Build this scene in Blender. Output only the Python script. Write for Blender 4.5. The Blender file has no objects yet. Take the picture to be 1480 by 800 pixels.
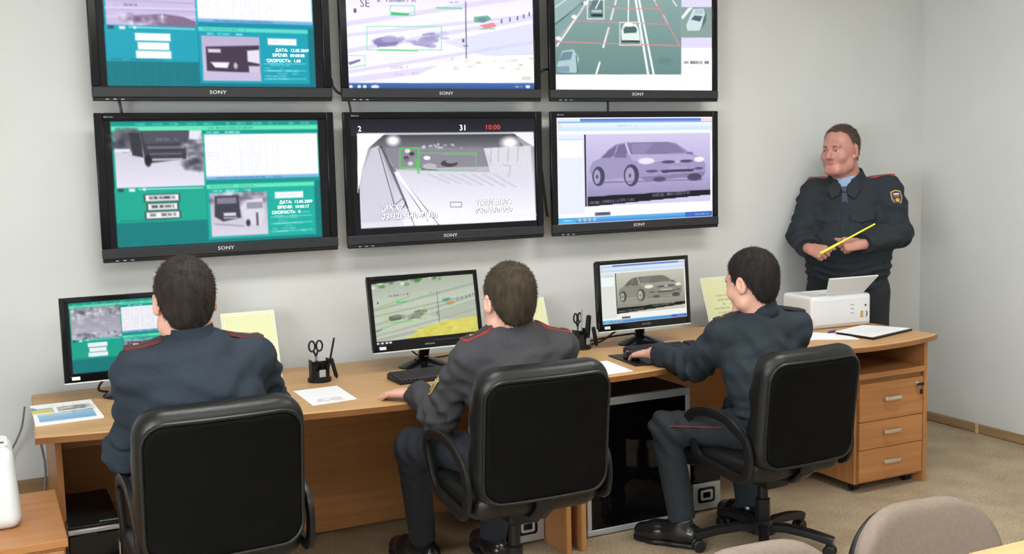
import bpy, bmesh, math, random
import numpy as np
from mathutils import Vector, Matrix

SC = bpy.context.scene
COL = SC.collection
rng = random.Random(7)
nrs = np.random.RandomState(11)

# ------------------------------------------------------------------ camera
cam_d = bpy.data.cameras.new('camera')
cam_d.sensor_width = 36.0
cam_d.lens = 1585.41 / 1480.0 * 36.0
cam_d.clip_start = 0.05
cam = bpy.data.objects.new('camera', cam_d)
COL.objects.link(cam)
_yaw, _pit, _rol = math.radians(25.934), math.radians(-6.190), math.radians(-1.354)
_f = Vector((math.sin(_yaw) * math.cos(_pit), math.cos(_yaw) * math.cos(_pit), math.sin(_pit)))
_r = Vector((math.cos(_yaw), -math.sin(_yaw), 0))
_u = _r.cross(_f)
_r2 = math.cos(_rol) * _r + math.sin(_rol) * _u
_u2 = -math.sin(_rol) * _r + math.cos(_rol) * _u
cam.matrix_world = Matrix(((_r2.x, _u2.x, -_f.x, -0.4535), (_r2.y, _u2.y, -_f.y, -4.7624), (_r2.z, _u2.z, -_f.z, 1.6527), (0, 0, 0, 1)))
SC.camera = cam

# ------------------------------------------------------------------ world, lamps, exposure
world = bpy.data.worlds.new('world')
SC.world = world
world.use_nodes = True
world.node_tree.nodes['Background'].inputs[0].default_value = (0.75, 0.85, 1.0, 1)
world.node_tree.nodes['Background'].inputs[1].default_value = 0.6
SC.view_settings.view_transform = 'Standard'
SC.view_settings.look = 'None'
SC.view_settings.exposure = 0.0
SC.view_settings.gamma = 1.0
SC.view_settings.use_curve_mapping = False
LAMP_POWER = 40.0
FILL_GLOW = 17.0  # strength of the fill panes added in the left wall
LAMP_SPOTS = [(.35, -1.75), (2.85, -1.75), (.35, -4.2), (2.85, -4.2)]
CEIL = 2.95
WALL_Y = 0.135
WALL_X = 4.70


def lamp_light(name, x, y, z, sx, sy, power, color):
    l = bpy.data.lights.new(name, 'AREA')
    l.shape = 'RECTANGLE'
    l.size, l.size_y = sx, sy
    l.energy = power
    l.color = color
    o = bpy.data.objects.new(name, l)
    o.location = (x, y, z)
    COL.objects.link(o)
    return o


# ------------------------------------------------------------------ materials
MATS = {}


def _new(name):
    m = bpy.data.materials.new(name)
    m.use_nodes = True
    nt = m.node_tree
    b = nt.nodes['Principled BSDF']
    MATS[name] = m
    return m, nt, b


def mat(name, col, rough=0.5, metal=0.0, spec=0.5, noise=0.0, nscale=30.0, bump=0.0, bscale=80.0, stretch=(1, 1, 1), emit=None, sheen=0.0, coat=0.0):
    m, nt, b = _new(name)
    N, L = nt.nodes, nt.links
    b.inputs['Base Color'].default_value = (*col, 1)
    b.inputs['Roughness'].default_value = rough
    b.inputs['Metallic'].default_value = metal
    b.inputs['Specular IOR Level'].default_value = spec
    if sheen:
        b.inputs['Sheen Weight'].default_value = sheen
    if coat:
        b.inputs['Coat Weight'].default_value = coat
    if noise or bump:
        tc = N.new('ShaderNodeTexCoord')
        mp = N.new('ShaderNodeMapping')
        mp.inputs['Scale'].default_value = stretch
        L.new(tc.outputs['Object'], mp.inputs['Vector'])
    if noise:
        t = N.new('ShaderNodeTexNoise')
        t.inputs['Scale'].default_value = nscale
        t.inputs['Detail'].default_value = 5
        L.new(mp.outputs[0], t.inputs['Vector'])
        r = N.new('ShaderNodeValToRGB')
        r.color_ramp.elements[0].position = 0.3
        r.color_ramp.elements[1].position = 0.7
        r.color_ramp.elements[0].color = (*[c * (1 - noise) for c in col], 1)
        r.color_ramp.elements[1].color = (*[min(1, c * (1 + noise)) for c in col], 1)
        L.new(t.outputs['Fac'], r.inputs['Fac'])
        L.new(r.outputs['Color'], b.inputs['Base Color'])
    if bump:
        t2 = N.new('ShaderNodeTexNoise')
        t2.inputs['Scale'].default_value = bscale
        t2.inputs['Detail'].default_value = 3
        L.new(mp.outputs[0], t2.inputs['Vector'])
        bp = N.new('ShaderNodeBump')
        bp.inputs['Strength'].default_value = bump
        bp.inputs['Distance'].default_value = 0.004
        L.new(t2.outputs['Fac'], bp.inputs['Height'])
        L.new(bp.outputs['Normal'], b.inputs['Normal'])
    if emit:
        b.inputs['Emission Color'].default_value = (*col, 1)
        b.inputs['Emission Strength'].default_value = emit
    return m


def wood(name, c0, c1, axis='x', rough=0.38):
    m, nt, b = _new(name)
    N, L = nt.nodes, nt.links
    tc = N.new('ShaderNodeTexCoord')
    mp = N.new('ShaderNodeMapping')
    s = {'x': (1.2, 22, 22), 'y': (22, 1.2, 22), 'z': (22, 22, 1.2)}[axis]
    mp.inputs['Scale'].default_value = s
    L.new(tc.outputs['Object'], mp.inputs['Vector'])
    t = N.new('ShaderNodeTexNoise')
    t.inputs['Scale'].default_value = 1.6
    t.inputs['Detail'].default_value = 7
    t.inputs['Roughness'].default_value = 0.62
    t.inputs['Distortion'].default_value = 0.35
    L.new(mp.outputs[0], t.inputs['Vector'])
    r = N.new('ShaderNodeValToRGB')
    r.color_ramp.elements[0].position = 0.32
    r.color_ramp.elements[1].position = 0.68
    r.color_ramp.elements[0].color = (*c0, 1)
    r.color_ramp.elements[1].color = (*c1, 1)
    L.new(t.outputs['Fac'], r.inputs['Fac'])
    L.new(r.outputs['Color'], b.inputs['Base Color'])
    b.inputs['Roughness'].default_value = rough
    b.inputs['Specular IOR Level'].default_value = 0.22
    return m


def attr_mat(name, emit=0.0, rough=0.3, strength_base=0.0):
    """colour print stored per vertex; screens give it off as light"""
    m, nt, b = _new(name)
    a = nt.nodes.new('ShaderNodeAttribute')
    a.attribute_name = 'print'
    if emit:
        b.inputs['Base Color'].default_value = (0.01, 0.01, 0.012, 1)
        nt.links.new(a.outputs['Color'], b.inputs['Emission Color'])
        b.inputs['Emission Strength'].default_value = emit
    else:
        nt.links.new(a.outputs['Color'], b.inputs['Base Color'])
    b.inputs['Roughness'].default_value = rough
    b.inputs['Specular IOR Level'].default_value = 0.10 if emit else 0.4
    return m


def srgb(*c):
    return tuple(((v / 255) / 12.92 if v / 255 <= 0.04045 else (((v / 255) + 0.055) / 1.055) ** 2.4) for v in c)


mat('wall_paint', (0.60, 0.618, 0.605), 0.85, noise=0.02, nscale=3, bump=0.06, bscale=180)
mat('ceiling_paint', (0.78, 0.77, 0.74), 0.9, noise=0.02, nscale=6)
wood('desk_wood', (0.44, 0.255, 0.108), (0.55, 0.335, 0.150), 'x')
wood('panel_wood', (0.35, 0.150, 0.052), (0.44, 0.205, 0.075), 'x')
wood('panel_wood_upright', (0.35, 0.155, 0.055), (0.44, 0.21, 0.078), 'z')
wood('edge_wood', (0.23, 0.098, 0.034), (0.30, 0.135, 0.05), 'x')  # brown edge banding, toned darker to carry shade on the desk lip
wood('skirting_wood', (0.26, 0.17, 0.085), (0.35, 0.235, 0.125), 'y', 0.5)
wood('skirting_wood_back', (0.26, 0.17, 0.085), (0.35, 0.235, 0.125), 'x', 0.5)
wood('pale_wood', (0.56, 0.36, 0.16), (0.66, 0.44, 0.21), 'x')
mat('black_plastic', (0.009, 0.009, 0.010), 0.36, spec=0.28, bump=0.05, bscale=400)
mat('gloss_black', (0.005, 0.005, 0.006), 0.10, spec=0.3)
mat('tv_bezel', (0.005, 0.005, 0.006), 0.16, spec=0.22)
mat('gunmetal', (0.030, 0.032, 0.036), 0.45, 0.2, spec=0.3, noise=0.05, nscale=60, stretch=(1, 40, 40))
mat('leather', (0.006, 0.0066, 0.0062), 0.36, spec=0.38, bump=0.22, bscale=260, noise=0.2, nscale=40)
mat('leather_rear', (0.0035, 0.0036, 0.0034), 0.65, spec=0.06, bump=0.25, bscale=300, noise=0.2, nscale=30)
mat('aluminium', (0.55, 0.57, 0.59), 0.38, 0.6, noise=0.04, nscale=20)
mat('silver_plastic', (0.46, 0.46, 0.46), 0.35, 0.5)
mat('nickel', (0.66, 0.63, 0.57), 0.28, 0.85)
mat('white_plastic', (0.70, 0.715, 0.73), 0.35, noise=0.015, nscale=8)
mat('grey_plastic', (0.36, 0.37, 0.38), 0.45)
mat('paper', (0.86, 0.87, 0.90), 0.7, noise=0.012, nscale=6)
mat('yellow_paper', (0.64, 0.67, 0.40), 0.7, noise=0.02, nscale=6)
mat('ink_grey', (0.30, 0.32, 0.33), 0.8)
mat('ink_olive', (0.42, 0.41, 0.20), 0.8)
mat('dark_glass', (0.002, 0.002, 0.003), 0.06, spec=0.25)
mat('rack_paint', (0.035, 0.036, 0.040), 0.5)
mat('rack_inside', (0.05, 0.045, 0.035), 0.6)
mat('cable_black', (0.012, 0.012, 0.013), 0.45)
mat('cable_grey', (0.16, 0.16, 0.16), 0.5)
mat('beige_fabric', (0.225, 0.18, 0.145), 0.92, noise=0.07, nscale=90, bump=0.35, bscale=420, spec=0.2)
mat('skin_pale', (0.66, 0.37, 0.28), 0.5, noise=0.05, nscale=25)
mat('skin_ruddy', (0.46, 0.215, 0.17), 0.5, noise=0.09, nscale=22)
mat('lip', (0.40, 0.13, 0.115), 0.45)
mat('eye_white', (0.55, 0.52, 0.50), 0.3)
mat('iris', (0.03, 0.035, 0.04), 0.2)
mat('brow_hair', (0.10, 0.06, 0.04), 0.7)
mat('hair_dark', (0.022, 0.0165, 0.0135), 0.75, spec=0.2, noise=0.5, nscale=60, bump=0.5, bscale=120, stretch=(1, 1, .35))
mat('hair_brown', (0.040, 0.030, 0.019), 0.75, spec=0.2, noise=0.5, nscale=55, bump=0.5, bscale=120, stretch=(1, 1, .35))
mat('hair_black', (0.015, 0.012, 0.0105), 0.75, spec=0.2, noise=0.5, nscale=60, bump=0.5, bscale=120, stretch=(1, 1, .35))
mat('hair_short', (0.055, 0.033, 0.023), 0.6, noise=0.4, nscale=70, bump=0.4, bscale=140)
mat('uniform_blue', (0.020, 0.029, 0.041), 0.85, noise=0.12, nscale=140, bump=0.15, bscale=500, spec=0.25)
mat('uniform_grey', (0.043, 0.043, 0.048), 0.85, noise=0.12, nscale=140, bump=0.15, bscale=500, spec=0.25)
mat('uniform_slate', (0.021, 0.030, 0.038), 0.85, noise=0.12, nscale=140, bump=0.15, bscale=500, spec=0.25)
mat('uniform_charcoal', (0.022, 0.028, 0.035), 0.85, noise=0.12, nscale=140, bump=0.15, bscale=500, spec=0.25)
mat('trouser_blue', (0.013, 0.017, 0.026), 0.88, noise=0.12, nscale=140, bump=0.15, bscale=500)
mat('trouser_slate', (0.014, 0.020, 0.027), 0.88, noise=0.12, nscale=140, bump=0.15, bscale=500)
mat('trouser_charcoal', (0.012, 0.014, 0.019), 0.88, noise=0.12, nscale=140, bump=0.15, bscale=500)
mat('piping_red', (0.34, 0.035, 0.03), 0.7)
mat('piping_dark', (0.13, 0.02, 0.02), 0.7)
mat('braid_dark', (0.03, 0.024, 0.026), 0.7)
mat('star_gold', (0.60, 0.42, 0.13), 0.4, 0.6)
mat('patch_yellow', (0.46, 0.34, 0.10), 0.7)
mat('patch_white', (0.75, 0.75, 0.75), 0.7)
mat('patch_blue', (0.05, 0.10, 0.35), 0.7)
mat('patch_red', (0.45, 0.05, 0.04), 0.7)
mat('shirt_blue', (0.24, 0.36, 0.55), 0.8, noise=0.05, nscale=80)
mat('tie_blue', (0.022, 0.035, 0.062), 0.6)
mat('shoe_leather', (0.010, 0.010, 0.011), 0.24)
mat('sock_grey', (0.30, 0.32, 0.34), 0.9, noise=0.15, nscale=90, bump=0.3, bscale=300)
mat('pointer_yellow', (0.75, 0.80, 0.03), 0.35)
mat('pen_blue', (0.05, 0.05, 0.35), 0.35)
mat('green_led', (0.15, 0.25, 0.12), 0.4)
mat('logo_white', (0.75, 0.76, 0.78), 0.4)
mat('acrylic', (0.80, 0.82, 0.76), 0.12)
mat('steel', (0.5, 0.5, 0.5), 0.25, 0.9)
mat('lamp_white', (0.9, 0.9, 0.9), 0.5)
attr_mat('screen_glow', emit=1.1, rough=0.25)
attr_mat('monitor_glow', emit=0.95, rough=0.3)
attr_mat('print_gloss', rough=0.5)
mat('fill_pane_glow', (0.93, 0.97, 1.0), 0.4, emit=FILL_GLOW)  # emissive pane, an added fill light rather than a known window
mat('text_white', (0.85, 0.9, 0.92), 0.5, emit=0.9)
mat('text_red', (0.5, 0.03, 0.03), 0.5, emit=0.7)
mat('text_dark', (0.10, 0.12, 0.16), 0.6)

# floor: mottled beige linoleum with fine speckle
m, nt, b = _new('floor_lino')
N, L = nt.nodes, nt.links
tc = N.new('ShaderNodeTexCoord')
t1 = N.new('ShaderNodeTexNoise'); t1.inputs['Scale'].default_value = 5; t1.inputs['Detail'].default_value = 8
t2 = N.new('ShaderNodeTexNoise'); t2.inputs['Scale'].default_value = 95; t2.inputs['Detail'].default_value = 2
L.new(tc.outputs['Object'], t1.inputs['Vector']); L.new(tc.outputs['Object'], t2.inputs['Vector'])
mx = N.new('ShaderNodeMix'); mx.data_type = 'FLOAT'; mx.inputs[0].default_value = 0.62
L.new(t1.outputs['Fac'], mx.inputs[2]); L.new(t2.outputs['Fac'], mx.inputs[3])
r = N.new('ShaderNodeValToRGB')
r.color_ramp.elements[0].position = 0.36; r.color_ramp.elements[0].color = (0.25, 0.185, 0.115, 1)
r.color_ramp.elements[1].position = 0.66; r.color_ramp.elements[1].color = (0.46, 0.37, 0.245, 1)
L.new(mx.outputs[0], r.inputs['Fac']); L.new(r.outputs['Color'], b.inputs['Base Color'])
b.inputs['Roughness'].default_value = 0.55

# ------------------------------------------------------------------ object helpers


def finish(me, smooth=True, angle=35):
    if smooth:
        me.polygons.foreach_set('use_smooth', [True] * len(me.polygons))
        try:
            me.set_sharp_from_angle(angle=math.radians(angle))
        except Exception:
            pass
    me.update()


def link(name, me, m, parent=None, bevel=0.0, loc=None):
    o = bpy.data.objects.new(name, me)
    COL.objects.link(o)
    if m is not None and not me.materials:
        me.materials.append(MATS[m])
    if parent is not None:
        o.parent = parent
    if loc is not None:
        o.location = loc
    if bevel:
        md = o.modifiers.new('bevel', 'BEVEL')
        md.width = bevel
        md.segments = 2
        md.limit_method = 'ANGLE'
        md.angle_limit = math.radians(40)
        md.harden_normals = False
    return o


def tag(o, label, cat, group=None):
    o['label'] = label
    o['category'] = cat
    if group:
        o['group'] = group
    return o


def thing(name, label, cat, loc=(0, 0, 0), rotz=0.0, group=None):
    o = bpy.data.objects.new(name, None)
    o.empty_display_size = 0.1
    COL.objects.link(o)
    o.location = loc
    o.rotation_euler = (0, 0, rotz)
    return tag(o, label, cat, group)


def copy_tree(o, parent=None):
    c = o.copy()
    COL.objects.link(c)
    c.parent = parent
    for ch in list(o.children):
        copy_tree(ch, c)
    return c


class MB:
    """collects simple shapes into one mesh"""

    def __init__(self):
        self.v, self.f = [], []

    def add(self, vs, fs):
        n = len(self.v)
        self.v += [tuple(map(float, p)) for p in vs]
        self.f += [tuple(i + n for i in f) for f in fs]
        return self

    def box(self, x0, x1, y0, y1, z0, z1):
        vs = [(x, y, z) for z in (z0, z1) for y in (y0, y1) for x in (x0, x1)]
        return self.add(vs, [(0, 2, 3, 1), (4, 5, 7, 6), (0, 1, 5, 4), (2, 6, 7, 3), (0, 4, 6, 2), (1, 3, 7, 5)])

    def obox(self, c, ax, ay, az, hx, hy, hz):
        c, ax, ay, az = (np.array(q, float) for q in (c, ax, ay, az))
        vs = [c + ax * hx * sx + ay * hy * sy + az * hz * sz for sz in (-1, 1) for sy in (-1, 1) for sx in (-1, 1)]
        return self.add(vs, [(0, 2, 3, 1), (4, 5, 7, 6), (0, 1, 5, 4), (2, 6, 7, 3), (0, 4, 6, 2), (1, 3, 7, 5)])

    def prism(self, pts, d0, d1, axis='z'):
        def put(p, d):
            return {'z': (p[0], p[1], d), 'y': (p[0], d, p[1]), 'x': (d, p[0], p[1])}[axis]
        n = len(pts)
        vs = [put(p, d0) for p in pts] + [put(p, d1) for p in pts]
        fs = [tuple(range(n))[::-1], tuple(range(n, 2 * n))] + [(i, (i + 1) % n, (i + 1) % n + n, i + n) for i in range(n)]
        return self.add(vs, fs)

    def oprism(self, pts, c, ax, ay, az, d0, d1):
        c, ax, ay, az = (np.array(q, float) for q in (c, ax, ay, az))
        n = len(pts)
        vs = [c + ax * p[0] + ay * p[1] + az * d0 for p in pts] + [c + ax * p[0] + ay * p[1] + az * d1 for p in pts]
        fs = [tuple(range(n))[::-1], tuple(range(n, 2 * n))] + [(i, (i + 1) % n, (i + 1) % n + n, i + n) for i in range(n)]
        return self.add(vs, fs)

    def lathe(self, prof, n=24, c=(0, 0, 0), sx=1, sy=1, cap=True):
        vs, fs = [], []
        for (r, z) in prof:
            for k in range(n):
                a = 2 * math.pi * k / n
                vs.append((c[0] + r * sx * math.cos(a), c[1] + r * sy * math.sin(a), c[2] + z))
        for i in range(len(prof) - 1):
            for k in range(n):
                k2 = (k + 1) % n
                fs.append((i * n + k, i * n + k2, (i + 1) * n + k2, (i + 1) * n + k))
        if cap:
            fs.append(tuple(range(n))[::-1])
            m = (len(prof) - 1) * n
            fs.append(tuple(range(m, m + n)))
        return self.add(vs, fs)

    def tube(self, path, r, n=8, closed=False, prof=None):
        """sweep; r number or per-point list; prof=(half width, half height) makes a rounded-rectangle bar"""
        P = [Vector(p) for p in path]
        m = len(P)
        vs, fs = [], []
        up = None
        for i in range(m):
            a = P[i - 1] if (i > 0 or closed) else P[i]
            c = P[(i + 1) % m] if (i < m - 1 or closed) else P[i]
            t = (c - a).normalized()
            if up is None:
                up = Vector((0, 0, 1)) if abs(t.z) < 0.9 else Vector((1, 0, 0))
            s = t.cross(up)
            if s.length < 1e-6:
                s = t.orthogonal()
            s.normalize()
            up = s.cross(t).normalized()
            rr = r[i] if isinstance(r, (list, tuple)) else r
            for k in range(n):
                an = 2 * math.pi * k / n
                ca, sa = math.cos(an), math.sin(an)
                if prof:
                    e = 0.5
                    ca = math.copysign(abs(ca) ** e, ca) * prof[0]
                    sa = math.copysign(abs(sa) ** e, sa) * prof[1]
                else:
                    ca *= rr; sa *= rr
                vs.append(P[i] + s * ca + up * sa)
        rng_ = m if closed else m - 1
        for i in range(rng_):
            j = (i + 1) % m
            for k in range(n):
                k2 = (k + 1) % n
                fs.append((i * n + k, j * n + k, j * n + k2, i * n + k2))
        if not closed:
            fs.append(tuple(range(n)))
            fs.append(tuple(range((m - 1) * n, m * n))[::-1])
        return self.add(vs, fs)

    def mesh(self, name, smooth=True, angle=35):
        me = bpy.data.meshes.new(name)
        me.from_pydata(self.v, [], self.f)
        bm = bmesh.new()
        bm.from_mesh(me)
        bmesh.ops.recalc_face_normals(bm, faces=bm.faces)
        bm.to_mesh(me)
        bm.free()
        finish(me, smooth, angle)
        return me

    def build(self, name, m, parent=None, bevel=0.0, smooth=True, angle=35, loc=None):
        return link(name, self.mesh(name, smooth, angle), m, parent, bevel, loc)


def curve_pts(pts, n=8):
    """Catmull-Rom through the points"""
    P = [np.array(p, float) for p in pts]
    P = [2 * P[0] - P[1]] + P + [2 * P[-1] - P[-2]]
    out = []
    for i in range(1, len(P) - 2):
        for k in range(n):
            t = k / n
            a, b_, c, d = P[i - 1], P[i], P[i + 1], P[i + 2]
            out.append(0.5 * (2 * b_ + (c - a) * t + (2 * a - 5 * b_ + 4 * c - d) * t * t + (3 * b_ - a - 3 * c + d) * t ** 3))
    out.append(P[-2])
    return out


def rrect(w, h, r, n=6):
    pts = []
    for cx, cy, a0 in ((w / 2 - r, h / 2 - r, 0), (-w / 2 + r, h / 2 - r, 90), (-w / 2 + r, -h / 2 + r, 180), (w / 2 - r, -h / 2 + r, 270)):
        for k in range(n + 1):
            a = math.radians(a0 + 90 * k / n)
            pts.append((cx + r * math.cos(a), cy + r * math.sin(a)))
    return pts


def struct(o):
    o['kind'] = 'structure'
    return o


def text(name, body, size, org, ax, ay, m, parent=None, align='CENTER', bold=0.0):
    """flat lettering standing in the plane (ax, ay) at org"""
    c = bpy.data.curves.new(name, 'FONT')
    c.body = body
    c.size = size
    c.align_x = align
    c.align_y = 'CENTER'
    c.resolution_u = 2
    c.offset = bold
    t = bpy.data.objects.new(name, c)
    COL.objects.link(t)
    me = bpy.data.meshes.new_from_object(t.evaluated_get(bpy.context.evaluated_depsgraph_get()))
    bpy.data.objects.remove(t)
    bpy.data.curves.remove(c)
    org, ax, ay = (np.array(q, float) for q in (org, ax, ay))
    n = len(me.vertices)
    co = np.zeros(n * 3)
    me.vertices.foreach_get('co', co)
    co = co.reshape(-1, 3)
    co2 = org + co[:, :1] * ax + co[:, 1:2] * ay
    me.vertices.foreach_set('co', co2.ravel())
    me.name = name
    me.materials.clear()
    me.update()
    return link(name, me, m, parent)


# ------------------------------------------------------------------ signed-distance mesher (bodies, clothes, cushions)
def nv(v):
    v = np.array(v, float)
    return v / np.linalg.norm(v)


class Field:
    def __init__(self, lo, hi, h):
        self.lo, self.h = np.array(lo, float), h
        self.n = np.ceil((np.array(hi, float) - self.lo) / h).astype(int) + 1
        self.F = np.full(self.n, 1.0, np.float32)
        self.ax = [(self.lo[i] + h * np.arange(self.n[i])).astype(np.float32) for i in range(3)]

    def _block(self, lo, hi):
        i0 = np.clip(np.floor((np.array(lo) - self.lo) / self.h).astype(int), 0, self.n)
        i1 = np.clip(np.ceil((np.array(hi) - self.lo) / self.h).astype(int) + 1, 0, self.n)
        if np.any(i1 <= i0):
            return None
        sl = tuple(slice(a, b_) for a, b_ in zip(i0, i1))
        x = self.ax[0][sl[0]][:, None, None]
        y = self.ax[1][sl[1]][None, :, None]
        z = self.ax[2][sl[2]][None, None, :]
        return sl, x, y, z

    def _mix(self, sl, d, k, sub=False):
        a = self.F[sl]
        if sub:
            a, d = -a, d
        if k > 0:
            h = np.clip(0.5 + 0.5 * (d - a) / k, 0, 1)
            o = d * (1 - h) + a * h - k * h * (1 - h)
        else:
            o = np.minimum(a, d)
        self.F[sl] = -o if sub else o

    def cone(self, a, b_, ra, rb, k=0.02, n=None, s=1.0, sub=False):
        a, b_ = np.array(a, float), np.array(b_, float)
        R = max(ra, rb) * 1.05 + k + 3 * self.h
        bl = self._block(np.minimum(a, b_) - R, np.maximum(a, b_) + R)
        if bl is None:
            return self
        sl, x, y, z = bl
        px, py, pz = x - a[0], y - a[1], z - a[2]
        ba = b_ - a
        if n is not None and s != 1.0:
            n = nv(n)
            q = (px * n[0] + py * n[1] + pz * n[2]) * (s - 1)
            px, py, pz = px + q * n[0], py + q * n[1], pz + q * n[2]
            ba = ba + n * (ba @ n) * (s - 1)
        L2 = max(ba @ ba, 1e-12)
        t = np.clip((px * ba[0] + py * ba[1] + pz * ba[2]) / L2, 0, 1)
        d = np.sqrt((px - t * ba[0]) ** 2 + (py - t * ba[1]) ** 2 + (pz - t * ba[2]) ** 2) - (ra + (rb - ra) * t)
        self._mix(sl, d.astype(np.float32), k, sub)
        return self

    def ell(self, c, axes, rad, k=0.02, sub=False):
        c = np.array(c, float)
        R = max(rad) + k + 3 * self.h
        bl = self._block(c - R, c + R)
        if bl is None:
            return self
        sl, x, y, z = bl
        px, py, pz = x - c[0], y - c[1], z - c[2]
        k0 = 0
        k1 = 0
        for u, r_ in zip(axes, rad):
            q = px * u[0] + py * u[1] + pz * u[2]
            k0 = k0 + (q / r_) ** 2
            k1 = k1 + (q / r_ ** 2) ** 2
        k0 = np.sqrt(k0)
        d = k0 * (k0 - 1) / np.sqrt(np.maximum(k1, 1e-9))
        self._mix(sl, d.astype(np.float32), k, sub)
        return self

    def apply(self, fn, band=0.05):
        """F = fn(points, F) near the surface"""
        msk = np.abs(self.F) < band
        idx = np.argwhere(msk)
        P = self.lo + idx * self.h
        self.F[msk] = fn(P, self.F[msk])
        return self

    def keep(self, p, n, k=0.0):
        """cut away everything on the n side of the plane through p"""
        n = nv(n)
        d = (self.ax[0][:, None, None] - p[0]) * n[0] + (self.ax[1][None, :, None] - p[1]) * n[1] + (self.ax[2][None, None, :] - p[2]) * n[2]
        self.F = np.maximum(self.F, d.astype(np.float32))
        return self

    def cutball(self, c, R_, p, n):
        """plane cut that acts only inside a ball (cuffs, hems)"""
        c = np.array(c, float)
        bl = self._block(c - R_, c + R_)
        sl, x, y, z = bl
        n = nv(n)
        d = (x - p[0]) * n[0] + (y - p[1]) * n[1] + (z - p[2]) * n[2]
        ball = np.sqrt((x - c[0]) ** 2 + (y - c[1]) ** 2 + (z - c[2]) ** 2) - R_
        cut = np.maximum(-d, ball).astype(np.float32)     # region to remove
        self.F[sl] = np.maximum(self.F[sl], -cut)
        return self

    def surface(self, smooth=1):
        F = self.F
        F[0], F[-1] = 1, 1
        F[:, 0], F[:, -1] = 1, 1
        F[:, :, 0], F[:, :, -1] = 1, 1
        S = F < 0
        cnt = np.zeros(np.array(F.shape) - 1, np.uint8)
        corners = [(i, j, k) for i in (0, 1) for j in (0, 1) for k in (0, 1)]
        nx, ny, nz = F.shape
        for (i, j, k) in corners:
            cnt += S[i:nx - 1 + i, j:ny - 1 + j, k:nz - 1 + k]
        act = np.argwhere((cnt > 0) & (cnt < 8))
        vid = np.full(cnt.shape, -1, np.int32)
        vid[act[:, 0], act[:, 1], act[:, 2]] = np.arange(len(act))
        val = {c: F[act[:, 0] + c[0], act[:, 1] + c[1], act[:, 2] + c[2]] for c in corners}
        acc = np.zeros((len(act), 3))
        num = np.zeros(len(act))
        for c in corners:
            for a in range(3):
                if c[a] == 0:
                    d = list(c); d[a] = 1; d = tuple(d)
                    v0, v1 = val[c], val[d]
                    x = (v0 < 0) != (v1 < 0)
                    t = np.where(x, v0 / np.where(x, v0 - v1, 1), 0)
                    pt = np.tile(np.array(c, float), (len(act), 1))
                    pt[:, a] = t
                    acc[x] += pt[x]
                    num[x] += 1
        V = self.lo + self.h * (act + acc / np.maximum(num, 1)[:, None])
        Q = []
        for a in range(3):
            b1, b2 = (a + 1) % 3, (a + 2) % 3
            s0 = [slice(None)] * 3; s1 = [slice(None)] * 3
            s0[a] = slice(0, -1); s1[a] = slice(1, None)
            A, B = S[tuple(s0)], S[tuple(s1)]
            e = np.argwhere(A != B)
            e = e[(e[:, b1] > 0) & (e[:, b2] > 0) & (e[:, b1] < F.shape[b1] - 1) & (e[:, b2] < F.shape[b2] - 1)]
            ins = A[e[:, 0], e[:, 1], e[:, 2]]

            def g(o1, o2):
                q = e.copy()
                q[:, b1] -= o1; q[:, b2] -= o2
                return vid[q[:, 0], q[:, 1], q[:, 2]]
            q = np.stack([g(1, 1), g(0, 1), g(0, 0), g(1, 0)], 1)
            q[~ins] = q[~ins][:, ::-1]
            Q.append(q)
        Q = np.concatenate(Q)
        Q = Q[(Q >= 0).all(1)]
        for _ in range(smooth):
            s = np.zeros_like(V); n_ = np.zeros(len(V))
            for i in range(4):
                a_, b_ = Q[:, i], Q[:, (i + 1) % 4]
                for c in range(3):
                    s[:, c] += np.bincount(a_, V[b_, c], len(V)) + np.bincount(b_, V[a_, c], len(V))
                n_ += np.bincount(a_, minlength=len(V)) + np.bincount(b_, minlength=len(V))
            V = V * 0.5 + 0.5 * s / np.maximum(n_, 1)[:, None]
        return V, Q

    def build(self, name, m, parent=None, org=(0, 0, 0), smooth=1):
        V, Q = self.surface(smooth)
        return quads(name, V - np.array(org), Q, m, parent)


def quads(name, V, Q, m, parent=None, T=None):
    me = bpy.data.meshes.new(name)
    nq = len(Q)
    nt_ = 0 if T is None else len(T)
    me.vertices.add(len(V))
    me.vertices.foreach_set('co', np.asarray(V, np.float32).ravel())
    me.loops.add(nq * 4 + nt_ * 3)
    li = np.asarray(Q, np.int32).ravel()
    starts = np.arange(0, nq * 4, 4, dtype=np.int32)
    if nt_:
        li = np.concatenate([li, np.asarray(T, np.int32).ravel()])
        starts = np.concatenate([starts, nq * 4 + np.arange(0, nt_ * 3, 3, dtype=np.int32)])
    me.loops.foreach_set('vertex_index', li)
    me.polygons.add(nq + nt_)
    me.polygons.foreach_set('loop_start', starts)
    me.update(calc_edges=True)
    me.polygons.foreach_set('use_smooth', np.ones(nq + nt_, bool))
    me.validate()
    return link(name, me, m, parent)


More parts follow.
